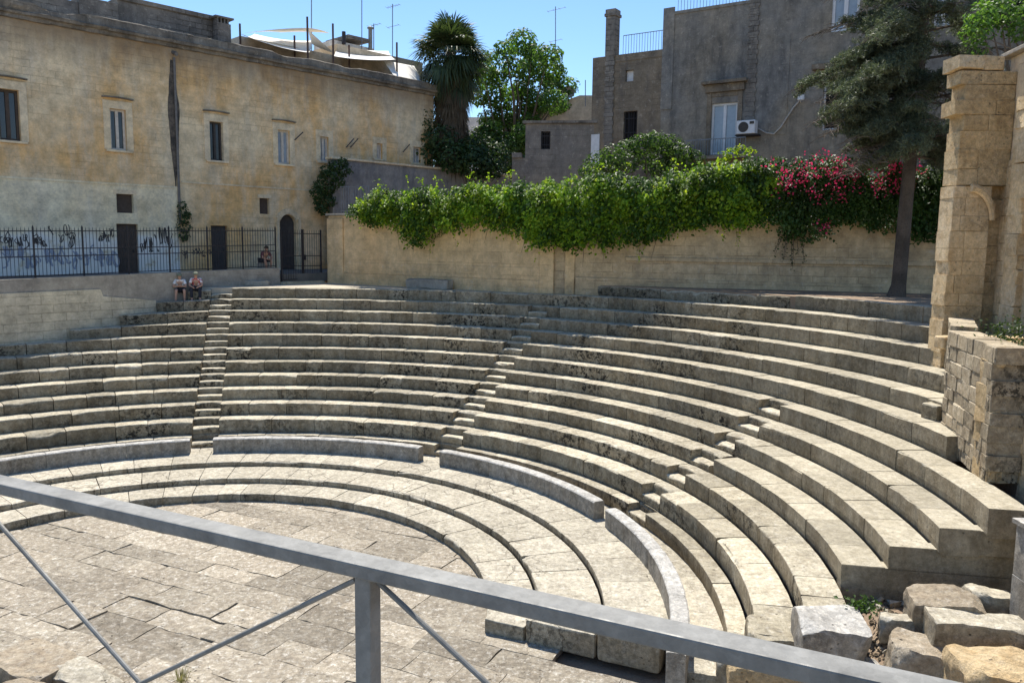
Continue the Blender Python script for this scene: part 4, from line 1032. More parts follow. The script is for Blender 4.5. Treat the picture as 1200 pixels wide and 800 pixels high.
# ------------------------------------------------------------------ creeper and bougainvillea
def interp(x, pts): return float(np.interp(x, [p[0] for p in pts], [p[1] for p in pts]))
VT = [(415, 246), (428, 228), (450, 219), (480, 216), (520, 218), (560, 210), (600, 211), (640, 206), (680, 203), (720, 200), (760, 201), (800, 196), (840, 188), (880, 181), (930, 184), (980, 180), (1030, 182), (1060, 185), (1100, 190), (1180, 195)]
VB = [(415, 250), (430, 268), (450, 262), (475, 282), (495, 292), (520, 272), (560, 265), (600, 276), (640, 290), (680, 292), (720, 284), (760, 288), (800, 268), (830, 262), (860, 268), (900, 258), (920, 280), (950, 285), (985, 262), (1040, 272), (1080, 285), (1180, 280)]
def wall_pt(u, v, off):
    """point on a sheet parallel to the boundary walls, off metres in front of them"""
    best = None
    for P, d, lo, hi in ((WSEG, d1, -1, L1), (WMID, d2, 0, L2)):
        nrm = np.array([d[1], -d[0]]); s, z = onplane(u, v, P+nrm*off, d)
        if lo-.3 <= s <= hi+.3:
            q = P+nrm*off+d*s; best = (q[0], q[1], z, nrm)
    if best is None:
        nrm = np.array([d2[1], -d2[0]]); s, z = onplane(u, v, WMID+nrm*off, d2); q = WMID+nrm*off+d2*s; best = (q[0], q[1], z, nrm)
    return best
def creeper(u0, u1, n_t, n_fill, lsize, far=0, seed=1):
    rg = np.random.default_rng(seed); Cs = []; Ns = []; Ss = []; tops = []
    for k in range(n_t):
        u = rg.uniform(u0, u1)
        vt, vb = interp(u, VT), interp(u, VB)
        x, y, zt1, nr = wall_pt(u, vt, .55); zb1 = wall_pt(u, vb, .45)[2]
        f0 = rg.uniform(0, .55) if rg.random() < .75 else rg.uniform(.3, .8)
        zs = zt1-(zt1-zb1)*f0; ze = zs-(zt1-zb1)*rg.uniform(.25, .55)
        if ze < zb1: ze = zb1+rg.uniform(-.1, .15)
        slant = rg.uniform(-.5, .9); out = rg.uniform(.35, 1.1)+far; width = rg.uniform(.12, .27)
        m_ = int((zs-ze+.5)*95*(width/.22))
        t = rg.random(m_)**.85
        off = .12+out*np.sin(np.minimum(1, t*1.4+.12)*math.pi*.62)*(1-.35*t)
        zz = zs+.12*np.sin(t*3)-(zs-ze)*t**1.2
        d_ = np.array([-nr[1], nr[0]]); base = np.array([x, y])-nr*.55
        along = slant*(t)*.6+rg.normal(size=m_)*width
        P = base[None]+nr[None]*(off+rg.normal(size=m_)*.07)[:, None]+d_[None]*along[:, None]
        Cs.append(np.column_stack([P, zz+rg.normal(size=m_)*.06-np.abs(along-slant*t*.6)*.5]))
        Ns.append(np.column_stack([np.tile(nr*.75, (m_, 1)), np.full(m_, .75)])+rg.normal(size=(m_, 3))*.38)
        Ss.append(rg.uniform(.12, .23, m_)*lsize)
    u = rg.uniform(u0, u1, n_fill); 
    for uu in u:
        vt, vb = interp(uu, VT), interp(uu, VB); t = rg.random(); x, y, z, nr = wall_pt(uu, vt+(vb-vt)*t, .38)
        o = rg.uniform(-.9 if t < .35 else -.3, .12); Cs.append(np.array([[x+nr[0]*o, y+nr[1]*o, z-(.2 if t < .1 else 0)]])); Ns.append(np.array([[nr[0], nr[1], .4]])+rg.normal(size=(1, 3))*.5); Ss.append(np.array([rg.uniform(.1, .18)*lsize]))
    return np.concatenate(Cs), np.concatenate(Ns), np.concatenate(Ss)
cre = thing('climbing_creeper', 'bright green creeper cascading in tongues over the long boundary wall', 'climbing plant', (WMID[0], WMID[1], 8.8))
for nm, mt, (nt_, nf_, fr_, sd_) in (('shade_tinted_foliage', 'vineshade', (210, 6500, 0, 3)), ('sun_tinted_foliage', 'vine', (175, 600, .2, 13))):  # dark leaves paint the shade, yellower outer ones the sunlit tongues
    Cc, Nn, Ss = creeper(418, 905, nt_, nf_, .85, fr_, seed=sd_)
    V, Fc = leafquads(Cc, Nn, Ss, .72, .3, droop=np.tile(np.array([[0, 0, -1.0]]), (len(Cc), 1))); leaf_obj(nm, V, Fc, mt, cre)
for u in range(440, 900, 22):
    mb = MB(); vb = interp(u, VB); x, y, z, nr = wall_pt(u, vb-15, .2); x2, y2, z2, _ = wall_pt(u+random.uniform(-8, 8), vb+random.uniform(4, 22), .15); mb.tube([(x, y, z), ((x+x2)/2+.05, (y+y2)/2, (z+z2)/2), (x2, y2, z2)], [.015, .01, .004], 5); mb.build('stem', 'bark', cre)
rg = np.random.default_rng(77); Cs = []
for k in range(95):
    u = rg.uniform(425, 900); vb = interp(u, VB); x, y, z, nr = wall_pt(u, vb-rg.uniform(5, 45), rg.uniform(.3, .8)); L = rg.uniform(.35, 1.1); dx = rg.normal()*.25
    for t in np.linspace(0, 1, int(L*16)): Cs.append((x+dx*t+rg.normal()*.03-nr[0]*.2*t, y+rg.normal()*.03-nr[1]*.2*t, z-L*t+.1*math.sin(3*t)))
for k in range(40):
    u = rg.uniform(425, 900); vt = interp(u, VT); x, y, z, nr = wall_pt(u, vt+3, rg.uniform(.1, .9)); L = rg.uniform(.2, .6); dx = rg.normal()*.4
    for t in np.linspace(0, 1, int(L*18)): Cs.append((x+dx*t, y+nr[1]*.2*t, z+L*math.sin(2.2*t)*.8+rg.normal()*.02))
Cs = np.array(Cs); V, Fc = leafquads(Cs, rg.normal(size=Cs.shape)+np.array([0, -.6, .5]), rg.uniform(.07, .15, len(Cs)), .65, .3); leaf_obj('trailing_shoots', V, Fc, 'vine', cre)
bou = thing('bougainvillea', 'dark leafy bougainvillea with magenta flowers beside the cedar', 'climbing plant', (10.5, 30.6, 9))
Cc, Nn, Ss = creeper(872, 1110, 140, 3600, .8, seed=8)
V, Fc = leafquads(Cc, Nn, Ss, .7, .3, droop=np.tile(np.array([[0, 0, -1.0]]), (len(Cc), 1))); leaf_obj('foliage', V, Fc, 'boug', bou)
rg = np.random.default_rng(5); Cs = []
cl = [(905, 190), (923, 214), (945, 190), (955, 205), (985, 187), (975, 200), (1003, 203), (1022, 190), (1046, 195), (1030, 208), (1050, 190), (958, 230), (985, 234), (1000, 215), (1008, 224), (978, 219), (935, 212), (1015, 180), (940, 200), (960, 182), (1042, 222), (968, 265), (1075, 200), (1065, 215), (990, 206), (927, 208)]
cl += [(rg.uniform(912, 1085), rg.uniform(184, 226)) for _ in range(20)]
for u, v in cl:
    x, y, z, nr = wall_pt(u, v, rg.uniform(1.0, 1.4)); n_ = rg.integers(8, 34); Cs.append(np.array([[x, y, z]])+rg.normal(size=(n_, 3))*np.array([.19, .10, .13]))
Cs = np.concatenate(Cs); V, Fc = leafquads(Cs, rg.normal(size=(len(Cs), 3))+np.array([-.2, -.7, .4]), rg.uniform(.06, .11, len(Cs)), .8, .3); leaf_obj('flowers', V, Fc, 'bract', bou)
# hanging strands at u~925
mb = MB(); Cs = []
for k in range(9):
    u = 918+k*2.6; x, y, z, nr = wall_pt(u, 262, .3); ue = 925+(k-4)*5+random.uniform(-3, 3); x2, y2, z2, _ = wall_pt(ue, random.uniform(292, 318), .2)
    pts = [(x, y, z+.4), ((x*.6+x2*.4), (y*.6+y2*.4), (z*.5+z2*.5)), (x2, y2, z2)]; mb.tube(pts, [.02, .014, .006], 5)
    for t in np.linspace(.0, 1, 26):
        a = np.array(pts[0])*(1-t)**2+2*np.array(pts[1])*t*(1-t)+np.array(pts[2])*t*t; Cs.append(a+RNG.normal(size=3)*.05)
mb.build('hanging_stem', 'bark', bou); Cs = np.array(Cs); V, Fc = leafquads(Cs, RNG.normal(size=Cs.shape)+np.array([0, -.6, .2]), RNG.uniform(.06, .11, len(Cs))); leaf_obj('hanging_leaves', V, Fc, 'ivy', bou)

# generic clumps
def clumps(centres, radii, per, size, rg, up=.4, flat=.8):
    Cs, Ns = [], []
    for c, r in zip(centres, radii):
        n_ = max(8, int(per*r*r)); d = rg.normal(size=(n_, 3)); d /= np.linalg.norm(d, axis=1)[:, None]
        rad = r*rg.uniform(.45, 1.08, n_)**.6; P = np.array(c)+d*rad[:, None]*np.array([1, 1, flat])
        Cs.append(P); Ns.append(d+np.array([0, 0, up])+rg.normal(size=(n_, 3))*.4)
    C_ = np.concatenate(Cs); return leafquads(C_, np.concatenate(Ns), rg.uniform(.7, 1.25, len(C_))*size, .65, .25, rg)
# ivy hanging at the left end of the garden wall
rg = np.random.default_rng(11)
iv = [at(u, v, Y=42.5) for u, v in ((402, 190), (392, 194), (383, 200), (378, 208), (374, 216), (372, 226), (372, 236), (378, 228), (384, 220), (386, 236), (376, 244), (392, 206), (404, 200), (398, 214), (380, 248))]
V, Fc = clumps(iv, [rg.uniform(.28, .48) for _ in iv], 900, .16, rg)
tag(leaf_obj('ivy', V, Fc, 'ivy', None, tuple(at(385, 215, Y=42.5))), 'dark ivy mass hanging over the end of the grey garden wall', 'ivy')
iv = [at(u, 185+(u-400)*.10+random.uniform(-1, 1), Y=42.8+(u-400)*.02) for u in range(402, 440, 5)]
# ivy on the palazzo wall by the drain
iv = [F3(u, v, -.18) for u, v in ((213, 240), (215, 248), (216, 257), (216, 266), (215, 274), (216, 280), (220, 252))]
V, Fc = clumps(iv, [.22, .3, .34, .36, .32, .2, .2], 900, .13, rg); tag(leaf_obj('ivy', V, Fc, 'ivy', None, tuple(iv[3])), 'dark ivy patch on the building wall under the drain stain', 'ivy')

# garden wall behind (parallel to the palazzo)
gp = np.array(at(393, 184, Y=43)[:2]); 
GW = thing('garden_wall', 'dark bluish garden wall with tiled top behind the creeper', 'wall', (gp[0], gp[1], 0), math.atan2(FD[1], FD[0]))
ge = onplane(598, 206, gp, FD)[0]; gzt = at(393, 184, Y=43)[2]
m = LMB(); m.box(-.2, ge, 0, .4, 5.6, gzt-.12); m.build('wall_body', 'gardenwall', GW)
m = LMB(); m.box(-.3, ge+.1, -.1, .5, gzt-.118, gzt); m.build('coping', 'trim', GW, bevel=.02)
# railing panel below it near the gate
mb = MB(); a = wall_pt(400, 245, -.6); b_ = wall_pt(432, 245, -.6)
for t in np.linspace(0, 1, 12):
    x, y = a[0]+(b_[0]-a[0])*t, a[1]+(b_[1]-a[1])*t; mb.tube([(x, y, 8.8), (x, y, 10.2)], .012, 5)
mb.bar((a[0], a[1], 10.15), (b_[0], b_[1], 10.15), .03, .04); mb.bar((a[0], a[1], 9.0), (b_[0], b_[1], 9.0), .03, .04)
tag(mb.build('railing', 'ant', loc=(a[0], a[1], 8.8)), 'short grey bar railing between the hanging ivy and the creeper', 'railing')

# ------------------------------------------------------------------ grey buildings
GP = np.array([4.26, 42.2]); GD = np.array([.84, -.54])/np.hypot(.84, .54); GI = np.array([-GD[1], GD[0]])
def GC(u, v, off=0.): return onplane(u, v, GP+GI*off, GD)
def G3(u, v, off): s, z = GC(u, v, off); q = GP+GD*s+GI*off; return (q[0], q[1], z)
GB_ = thing('grey_house', 'tall sooty grey plastered house with a slim chimney and shuttered balcony door', 'house', (GP[0], GP[1], 0), math.atan2(GD[1], GD[0]))
def grect(u0, v0, u1, v1): a, za = GC(u0, v0); b, zb = GC(u1, v1); return (a, b, zb, za)
s0 = GC(695, 60)[0]; sm1 = GC(722, 60)[0]; sm2 = GC(777, 60)[0]; sm3 = GC(888, 60)[0]; s_end = 26
zA = GC(736, 63)[1]; zB = GC(777, 17)[1]; zC_ = zB+4.6
oW = grect(731, 131, 746, 163); oD = grect(834, 122, 862, 180); oT = grect(976, -5, 1006, 34); oH = grect(733, 83, 742, 95); oR = grect(966, 92, 1008, 150)
oR2 = (GC(1092, 60)[0], GC(1112, 60)[0], 16.5, 18.5)
m = LMB(); wall_open(m, s0, sm2, 5.8, zA, [oW, oH], .35); m.add([(s0, 0, 5.8), (s0, 7, 5.8), (s0, 7, zA), (s0, 0, zA), (sm2, 7, 5.8), (sm2, 7, zA), (sm2, 0, zA)], [(3, 2, 1, 0), (2, 5, 4, 1), (3, 6, 5, 2)])
m.box(sm1, sm2-.001, -.03, -.002, zA-.34, zA-.02)
m.build('left_wall', 'greyb_warm', GB_)
m = LMB(); wall_open(m, sm2, sm3, 5.8, zB, [oD], .35); m.add([(sm2, 0, zA), (sm2, 7, zA), (sm2, 7, zB), (sm2, 0, zB), (sm3, 7, zB), (sm3, 0, zB)], [(3, 2, 1, 0), (3, 5, 4, 2)])
m.box(sm2-.02, sm2+.55, -.05, -.002, zB-4.5, zB+.25); m.box(sm2+.551, sm3, -.05, -.001, zB-.1, zB+.04)
m.build('middle_wall', 'greyb', GB_)
m = LMB(); wall_open(m, sm3, s_end, 5.8, zC_, [oT, oR, oR2], .35); m.add([(sm3, 0, zB), (sm3, 7, zB), (sm3, 7, zC_), (sm3, 0, zC_), (s_end, 7, zC_), (s_end, 0, zC_), (s_end, 0, 5.8), (s_end, 7, 5.8)], [(3, 2, 1, 0), (3, 5, 4, 2), (5, 6, 7, 4)])
m.build('right_wall', 'greyb', GB_)
# quoined strips
for ua, ub, va, vb, nm in ((711, 720, 63, 172, 'quoins'), (880, 890, 0, 158, 'quoins')):
    a, zt1 = GC(ua, va); b, _ = GC(ub, va); _, zb1 = GC(ua, vb); m = LMB(); z = zb1; k = 0
    while z < zt1: m.box(a-.05*(k % 2), b+.05*(k % 2), -.07, -.003, z, z+.20); z += .21; k += 1
    m.build(nm, 'roofwall', GB_)
a, zt1 = GC(711, 12); b, _ = GC(722, 12)
m = LMB(); m.box(a, b-.0, -.08, .5, zA+.003, zt1-.35); m.box(a-.06, b+.06, -.14, .56, zt1-.348, zt1-.2); m.box(a-.02, b+.02, -.1, .5, zt1-.199, zt1); m.build('chimney', 'roofwall', GB_, bevel=.02)
def rail(parent, a, b, z, h, y, mat='ant', n_=16):
    m = LMB()
    for k in range(n_+1): x = a+(b-a)*k/n_; m.tube([(x, y, z), (x, y, z+h)], .012, 5)
    m.bar((a, y, z+h), (b, y, z+h), .03, .03); m.bar((a, y, z+.1), (b, y, z+.1), .03, .03); return m.build('roof_railing', mat, parent)
rail(GB_, sm1+.1, sm2-.05, zA, 1.05, .6); rail(GB_, GC(790, 10)[0], sm3, zB+.04, .9, .5, n_=26)
window(GB_, *oW, .2, 'iron', 'void', 2, .03, 5)
m = LMB(); m.box(oH[0]+.001, oH[1]-.001, .2, .25, oH[2]+.001, oH[3]-.001); m.build('sky_hole_panel', 'whitepaint', GB_)  # white panel painted in for bright sky seen through a wall hole
m = LMB(); a, b, c_, d_ = oD; m.box(a-.22, a-.001, -.06, .1, c_, d_+.5); m.box(b+.001, b+.22, -.06, .1, c_, d_+.5); m.box(a, b, -.04, .1, d_+.3, d_+.5); m.box(a-.3, b+.3, -.16, .1, d_+.502, d_+.85); m.box(a-.45, b+.45, -.36, .1, d_+.853, d_+1.0); m.build('door_surround', 'greyb_warm', GB_, bevel=.02)
m = LMB(); m.box(a+.001, b-.001, .1, .2, d_+.001, d_+.295); m.build('lintel', 'greyb_warm', GB_)
window(GB_, a, b, c_, d_, .14, 'whitepaint', 'curtain', 1, .10)
window(GB_, *oT, .1, 'whitepaint', 'curtain', 1, .12); window(GB_, *oR, .15, 'whitepaint', 'void', 1, .08, 6); window(GB_, *oR2, .1, 'whitepaint', 'curtain', 1, .1)
m = LMB(); a, b = oR[0], oR[1]; m.box(a-.5, b+.5, -.3, -.002, oR[3]+.35, oR[3]+.6); m.box(a-.3, b+.3, -.12, -.002, oR[3]+.05, oR[3]+.348); m.build('window_pediment', 'greyb_warm', GB_, bevel=.02)
a, _ = GC(912, 60); b, _ = GC(926, 60); m = LMB(); m.box(a, b, -.03, -.002, GC(912, 158)[1], GC(912, 42)[1]); m.build('wall_strip', 'greyb', GB_)
# balcony
a, zb1 = GC(812, 186); b, _ = GC(880, 186); _, zr = GC(840, 166)
m = LMB(); m.box(a, b, -1.0, -.002, zb1-.15, zb1); m.build('balcony_slab', 'greyb', GB_)
m = LMB()
for k in range(25): x = a+(b-a)*k/24; m.tube([(x, -.95, zb1), (x, -.95, zr)], .012, 5)
m.bar((a, -.95, zr), (b, -.95, zr), .05, .04); m.build('balcony_railing', 'ant', GB_)
# air conditioner and lamp on the house wall
p = G3(875, 150, -.55); ac = thing('air_conditioner', 'white air conditioner with a round black fan on the grey house wall', 'air conditioner', (p[0], p[1], p[2]-.3), math.atan2(GD[1], GD[0]))
m = LMB(); m.box(-.42, .42, -.18, .3, .02, .62); m.build('housing', 'whitepaint', ac, bevel=.03)
m = LMB(); m.tube([(-.10, -.183, .32), (-.10, -.2, .32)], .23, 20); m.build('fan_grille', 'black', ac)
m = LMB(); m.box(-.5, .5, -.1, .54, -.04, .018); m.build('bracket', 'iron', ac)
m = LMB(); m.box(.18, .38, -.19, -.181, .44, .56); m.build('badge', 'black', ac)
p = G3(939, 115, -.35); fl = thing('floodlight', 'white floodlight on an arm high on the grey house wall', 'lamp', p, math.atan2(GD[1], GD[0]))
m = LMB(); m.box(-.13, .13, -.12, .05, -.1, .12); m.build('lamp_housing', 'whitepaint', fl, bevel=.02)
m = LMB(); m.tube([(0, .04, 0), (-.1, .33, -.12)], .025, 6); m.build('lamp_arm', 'whitepaint', fl)
mb = MB(); pts = [G3(u, v, -.08) for u, v in ((937, 118), (930, 126), (922, 138), (915, 149), (907, 157), (898, 156), (887, 150))]; mb.tube(pts, .035, 6)
tag(mb.build('cable', 'cable', loc=pts[3], smooth=True), 'pale sagging cable from the floodlight to the air conditioner', 'cable')
# annex
AN = thing('annex', 'low grey annex with one barred window left of the tall grey house', 'building', (GP[0], GP[1], 0), math.atan2(-.10, .995))
AD = np.array([.995, -.10]); AP = GP+np.array([0, .1])
MAT[AN.name] = Matrix.Translation(Vector((AP[0], AP[1], 0))) @ Matrix.Rotation(math.atan2(-.10, .995), 4, 'Z'); AN.location = (AP[0], AP[1], 0)
def AC(u, v): return onplane(u, v, AP, AD)
a, zt1 = AC(616, 145); oA = (*[AC(u, 160)[0] for u in (634, 645)], AC(640, 175)[1], AC(640, 154)[1])
m = LMB(); wall_open(m, a, -.01, 5.8, zt1, [oA], .3); m.add([(a, 0, 5.8), (a, 6, 5.8), (a, 6, zt1), (a, 0, zt1), (-.01, 6, zt1), (-.01, 0, zt1)], [(3, 2, 1, 0), (3, 5, 4, 2)]); m.build('wall_body', 'annex', AN)
m = LMB(); m.box(a-.15, -.02, -.12, .3, zt1+.002, zt1+.14); m.build('roof_edge', 'roofwall', AN)
window(AN, *oA, .2, 'darkwood', 'void', 0, .05, 4)
a2, zt2 = AC(600, 185); m = LMB(); m.box(a2, a-.002, .05, .5, 5.8, zt2); m.box(a2, a2+.5, -.1, .6, zt2+.001, zt2+.25); m.build('side_wall', 'annex', AN)
oDr = (*[AC(u, 160)[0] for u in (691, 701)], 0, 0)
m = LMB(); q0 = G3(691, 158, -.06); q1 = G3(702, 178, -.06); 
mb = MB(); mb.add([q0, (q1[0], q1[1], q0[2]), (q1[0], q1[1], q1[2]-.6), (q0[0], q0[1], q1[2]-.6)], [(3, 2, 1, 0)])
o = mb.build('white_door', 'whitepaint', GB_); o.modifiers.new('t', 'SOLIDIFY').thickness = .05
# distant roof wall and dish behind the annex
bk = thing('rooftop_building', 'pale sloping-roofed building behind the annex roof', 'building', tuple(at(665, 140, Y=55)*np.array([1, 1, 0])+np.array([0, 0, 6])))
mb = MB(); p0 = at(618, 150, Y=55); p1 = at(652, 135, Y=55); p2 = at(690, 112, Y=55); p3 = at(705, 112, Y=55)
V = [(p0[0], 55, 6), (p3[0], 55, 6), (p3[0], 55, p3[2]), (p2[0]-.6, 55, p2[2]), (p1[0]+.2, 55, p2[2]-.5), (p0[0], 55, p0[2]+1.2)]
mb.add(V+[(x, 61, z) for x, y, z in V], [(0, 1, 2, 3, 4, 5)]+[(i, i+6, (i+1) % 6+6, (i+1) % 6) for i in range(6)]); mb.build('wall', 'beige', bk)
mb = MB(); q = at(665, 110, Y=54.7); mb.tube([(q[0], 54.7, q[2]-.9), (q[0], 54.7, q[2])], .03, 6)
vs = []; 
mb.tube([(q[0], 54.6, q[2]), (q[0]+.02, 54.45, q[2]+.02), (q[0]+.04, 54.3, q[2]+.04)], [.12, .32, .42], 16, cap=False)
tag(mb.build('satellite_dish', 'cable', loc=(q[0], 54.7, q[2]-.9)), 'small pale satellite dish on the roof between the tree and the grey house', 'satellite dish')
antenna('tall antenna ladder standing between the green tree and the grey house', at(651, 140, Y=56), at(651, 8, Y=56), [(.2, 1.3, 4), (2.2, .9, 2), (3.2, .9, 2), (5.4, 1.1, 4)])
antenna('thin dark pole at the left corner of the grey house roof', at(686, 125, Y=54), at(686, 94, Y=54), [])
# far houses closing the gaps behind the trees
fh = thing('far_house', 'pale distant house glimpsed between the palm and the green tree', 'house', tuple(at(590, 200, Y=75)*np.array([1, 1, 0])+np.array([0, 0, 6])))
mb = MB(); a = at(540, 140, Y=75); b = at(625, 140, Y=75); mb.box(a[0], b[0], 75, 82, 6, at(590, 138, Y=75)[2]); mb.build('wall', 'whitewall', fh)
mb = MB(); mb.box(a[0]+2, a[0]+3.2, 74.95, 74.99, 13, 15); mb.build('window', 'void', fh)

# ------------------------------------------------------------------ trees
def limb_tree(base, h, r, forks, rg, lean=(0, 0)):
    pass
# palm
def palm():
    b = at(528, 200, Y=50); X, Y = b[0], b[1]; ztop = at(528, 62, Y=50)[2]
    t = thing('palm_tree', 'tall fan palm with a thick skirt of dead fronds behind the wall', 'palm tree', (X, Y, 5.8))
    mb = MB(); mb.tube([(X, Y, 5.8), (X+.05, Y, 12), (X, Y, ztop)], [.5, .38, .3], 12); mb.build('trunk', 'bark', t, smooth=True)
    rg = np.random.default_rng(21)
    def fan(V, Fs, o, dirv, L, fanr, nb, droop, spread):
        dirv = dirv/np.linalg.norm(dirv); tip = o+dirv*L
        side = np.cross(dirv, [0, 0, 1.]); side = side/(np.linalg.norm(side)+1e-6); nrm = np.cross(side, dirv)
        k = len(V); wv = side*.02; V += [o-wv, o+wv, tip+wv, tip-wv]; Fs += [(k, k+1, k+2), (k, k+2, k+3)]
        for q in range(nb):
            a = (q/(nb-1)-.5)*spread+rg.normal()*.04; dr = dirv*math.cos(a)+side*math.sin(a); l = fanr*(1-.22*abs(a)/(spread/2))*rg.uniform(.85, 1.08)
            m_ = tip+dr*l*.55; e = tip+dr*l+np.array([0, 0, -droop*l])+nrm*rg.normal()*.05; wd = np.cross(dr, nrm); wd = wd/np.linalg.norm(wd)*.055
            k = len(V); V += [tip, m_-wd, m_+wd, e]; Fs += [(k, k+1, k+2), (k+1, k+3, k+2)]
    V, Fs = [], []
    for k in range(130):
        az = rg.uniform(0, 6.283); el = R(rg.choice([70, 50, 30, 10, -10, -30, -45, -58])+rg.normal()*9); o = np.array([X, Y, ztop-rg.uniform(-.2, .7)])
        d = np.array([math.cos(az)*math.cos(el), math.sin(az)*math.cos(el), math.sin(el)]); fan(V, Fs, o, d, rg.uniform(1.0, 1.7), rg.uniform(1.15, 1.6), 20, .22+.4*max(0, -math.sin(el)+.35), 3.6)
    leaf_obj('crown', np.array(V), np.array(Fs), 'palm', t)
    V, Fs = [], []
    for k in range(150):
        az = rg.uniform(0, 6.283); zz = rg.uniform(13.2, ztop-.3); fr = (ztop-zz)/(ztop-13); rad = .35; o = np.array([X+math.cos(az)*rad, Y+math.sin(az)*rad, zz])
        d = np.array([math.cos(az)*.45, math.sin(az)*.45, -1.0+rg.normal()*.12]); fan(V, Fs, o, d, rg.uniform(.6, 1.1), rg.uniform(.9, 1.25), 12, .5, 1.9)
    leaf_obj('dead_fronds', np.array(V), np.array(Fs), 'skirt', t)
palm()
# broad tree
def broad(name, lab, base, cl, rad, per, size, mat, trunk, seed, cat='tree', limbs=True, up=.4):
    rg = np.random.default_rng(seed); t = thing(name, lab, cat, base)
    cl = [np.array(c) for c in cl]
    V, Fc = clumps(cl, rad, per, size, rg, up); leaf_obj('crown', V, Fc, mat, t)
    mb = MB(); b = np.array(base, float); top = np.mean(cl, 0); fork = b+(top-b)*.45
    if trunk > 0:
        mb.tube([b, b*.6+fork*.4+np.array([.1, 0, 0]), fork], [trunk, trunk*.8, trunk*.62], 9)
        for c, r in zip(cl, rad):
            st = fork+(top-fork)*rg.uniform(0, .5); mid = (st+c)/2+rg.normal(size=3)*.25; mb.tube([st, mid, c], [trunk*.34, trunk*.2, trunk*.06], 6)
        mb.build('trunk', 'bark', t, smooth=True)
    return t
rg0 = np.random.default_rng(31); cl = []; rad = []
out = [(575, 70), (590, 58), (608, 52), (625, 60), (640, 68), (650, 85), (645, 105), (655, 122), (632, 118), (612, 105), (590, 92), (570, 98), (600, 78), (622, 88), (585, 118), (608, 132), (575, 138), (640, 92), (562, 118), (660, 100), (628, 72), (598, 108), (565, 85), (590, 140), (648, 118), (580, 150), (600, 150), (618, 140), (572, 160), (592, 165), (610, 160), (625, 130), (640, 132), (615, 172), (598, 178)]
for u, v in out:
    p = at(u+rg0.normal()*3, v+rg0.normal()*3, Y=54+rg0.uniform(-2.2, 2.2)); cl.append(p); rad.append(rg0.uniform(.7, 1.05))
b = at(592, 210, Y=54); broad('broadleaf_tree', 'airy light green tree right of the palm', (b[0], b[1], 5.8), cl, rad, 520, .24, 'tree', .35, 32)
cl = [at(u, v, Y=Y) for u, v, Y in ((515, 165, 49), (545, 175, 50), (565, 178, 50), (580, 185, 49.5), (555, 190, 48.5), (530, 185, 48), (575, 195, 48.5), (600, 190, 51), (500, 182, 49), (560, 165, 52), (588, 172, 52))]
b = at(550, 205, Y=49.5); broad('shrub', 'dark shady shrubs filling the garden at the foot of the palm', (b[0], b[1], 5.8), cl, [1.2, 1.3, 1.2, 1.1, 1.2, 1.1, 1.0, 1.0, .8, 1.1, 1], 420, .24, 'ivy', .12, 34, 'shrub')
cl = [at(u, v, Y=49) for u, v in ((497, 130), (500, 140), (504, 150), (498, 158), (503, 165), (500, 172), (495, 146), (505, 135))]
b = at(501, 200, Y=49); broad('slender_tree', 'thin bare-twigged dark tree against the end of the ochre building', (b[0], b[1], 5.8), cl, [.45, .5, .6, .6, .6, .6, .5, .4], 330, .16, 'ivy', .10, 35)
# dark round shrub above the creeper
rg0 = np.random.default_rng(41); cl = []; rad = []
for u, v in ((700, 188), (718, 180), (735, 172), (752, 166), (768, 163), (785, 168), (800, 176), (810, 186), (775, 178), (755, 182), (735, 188), (715, 194), (790, 190), (770, 192), (690, 197)):
    cl.append(at(u, v+3, Y=36+rg0.uniform(-.8, .8))); rad.append(rg0.uniform(.45, .68))
b = at(755, 205, Y=36); broad('shrub', 'rounded dark green shrub rising behind the creeper under the barred window', (b[0], b[1], 5.9), cl, rad, 900, .15, 'dark', .12, 42, 'shrub')
cl = [at(u, v, Y=34) for u, v in ((868, 176), (858, 180), (848, 184), (880, 178))]
b = at(865, 200, Y=34); broad('shrub', 'small feathery shoot of light green leaves under the air conditioner', (b[0], b[1], 5.9), cl, [.3, .35, .3, .25], 700, .13, 'vine', .05, 43, 'shrub')

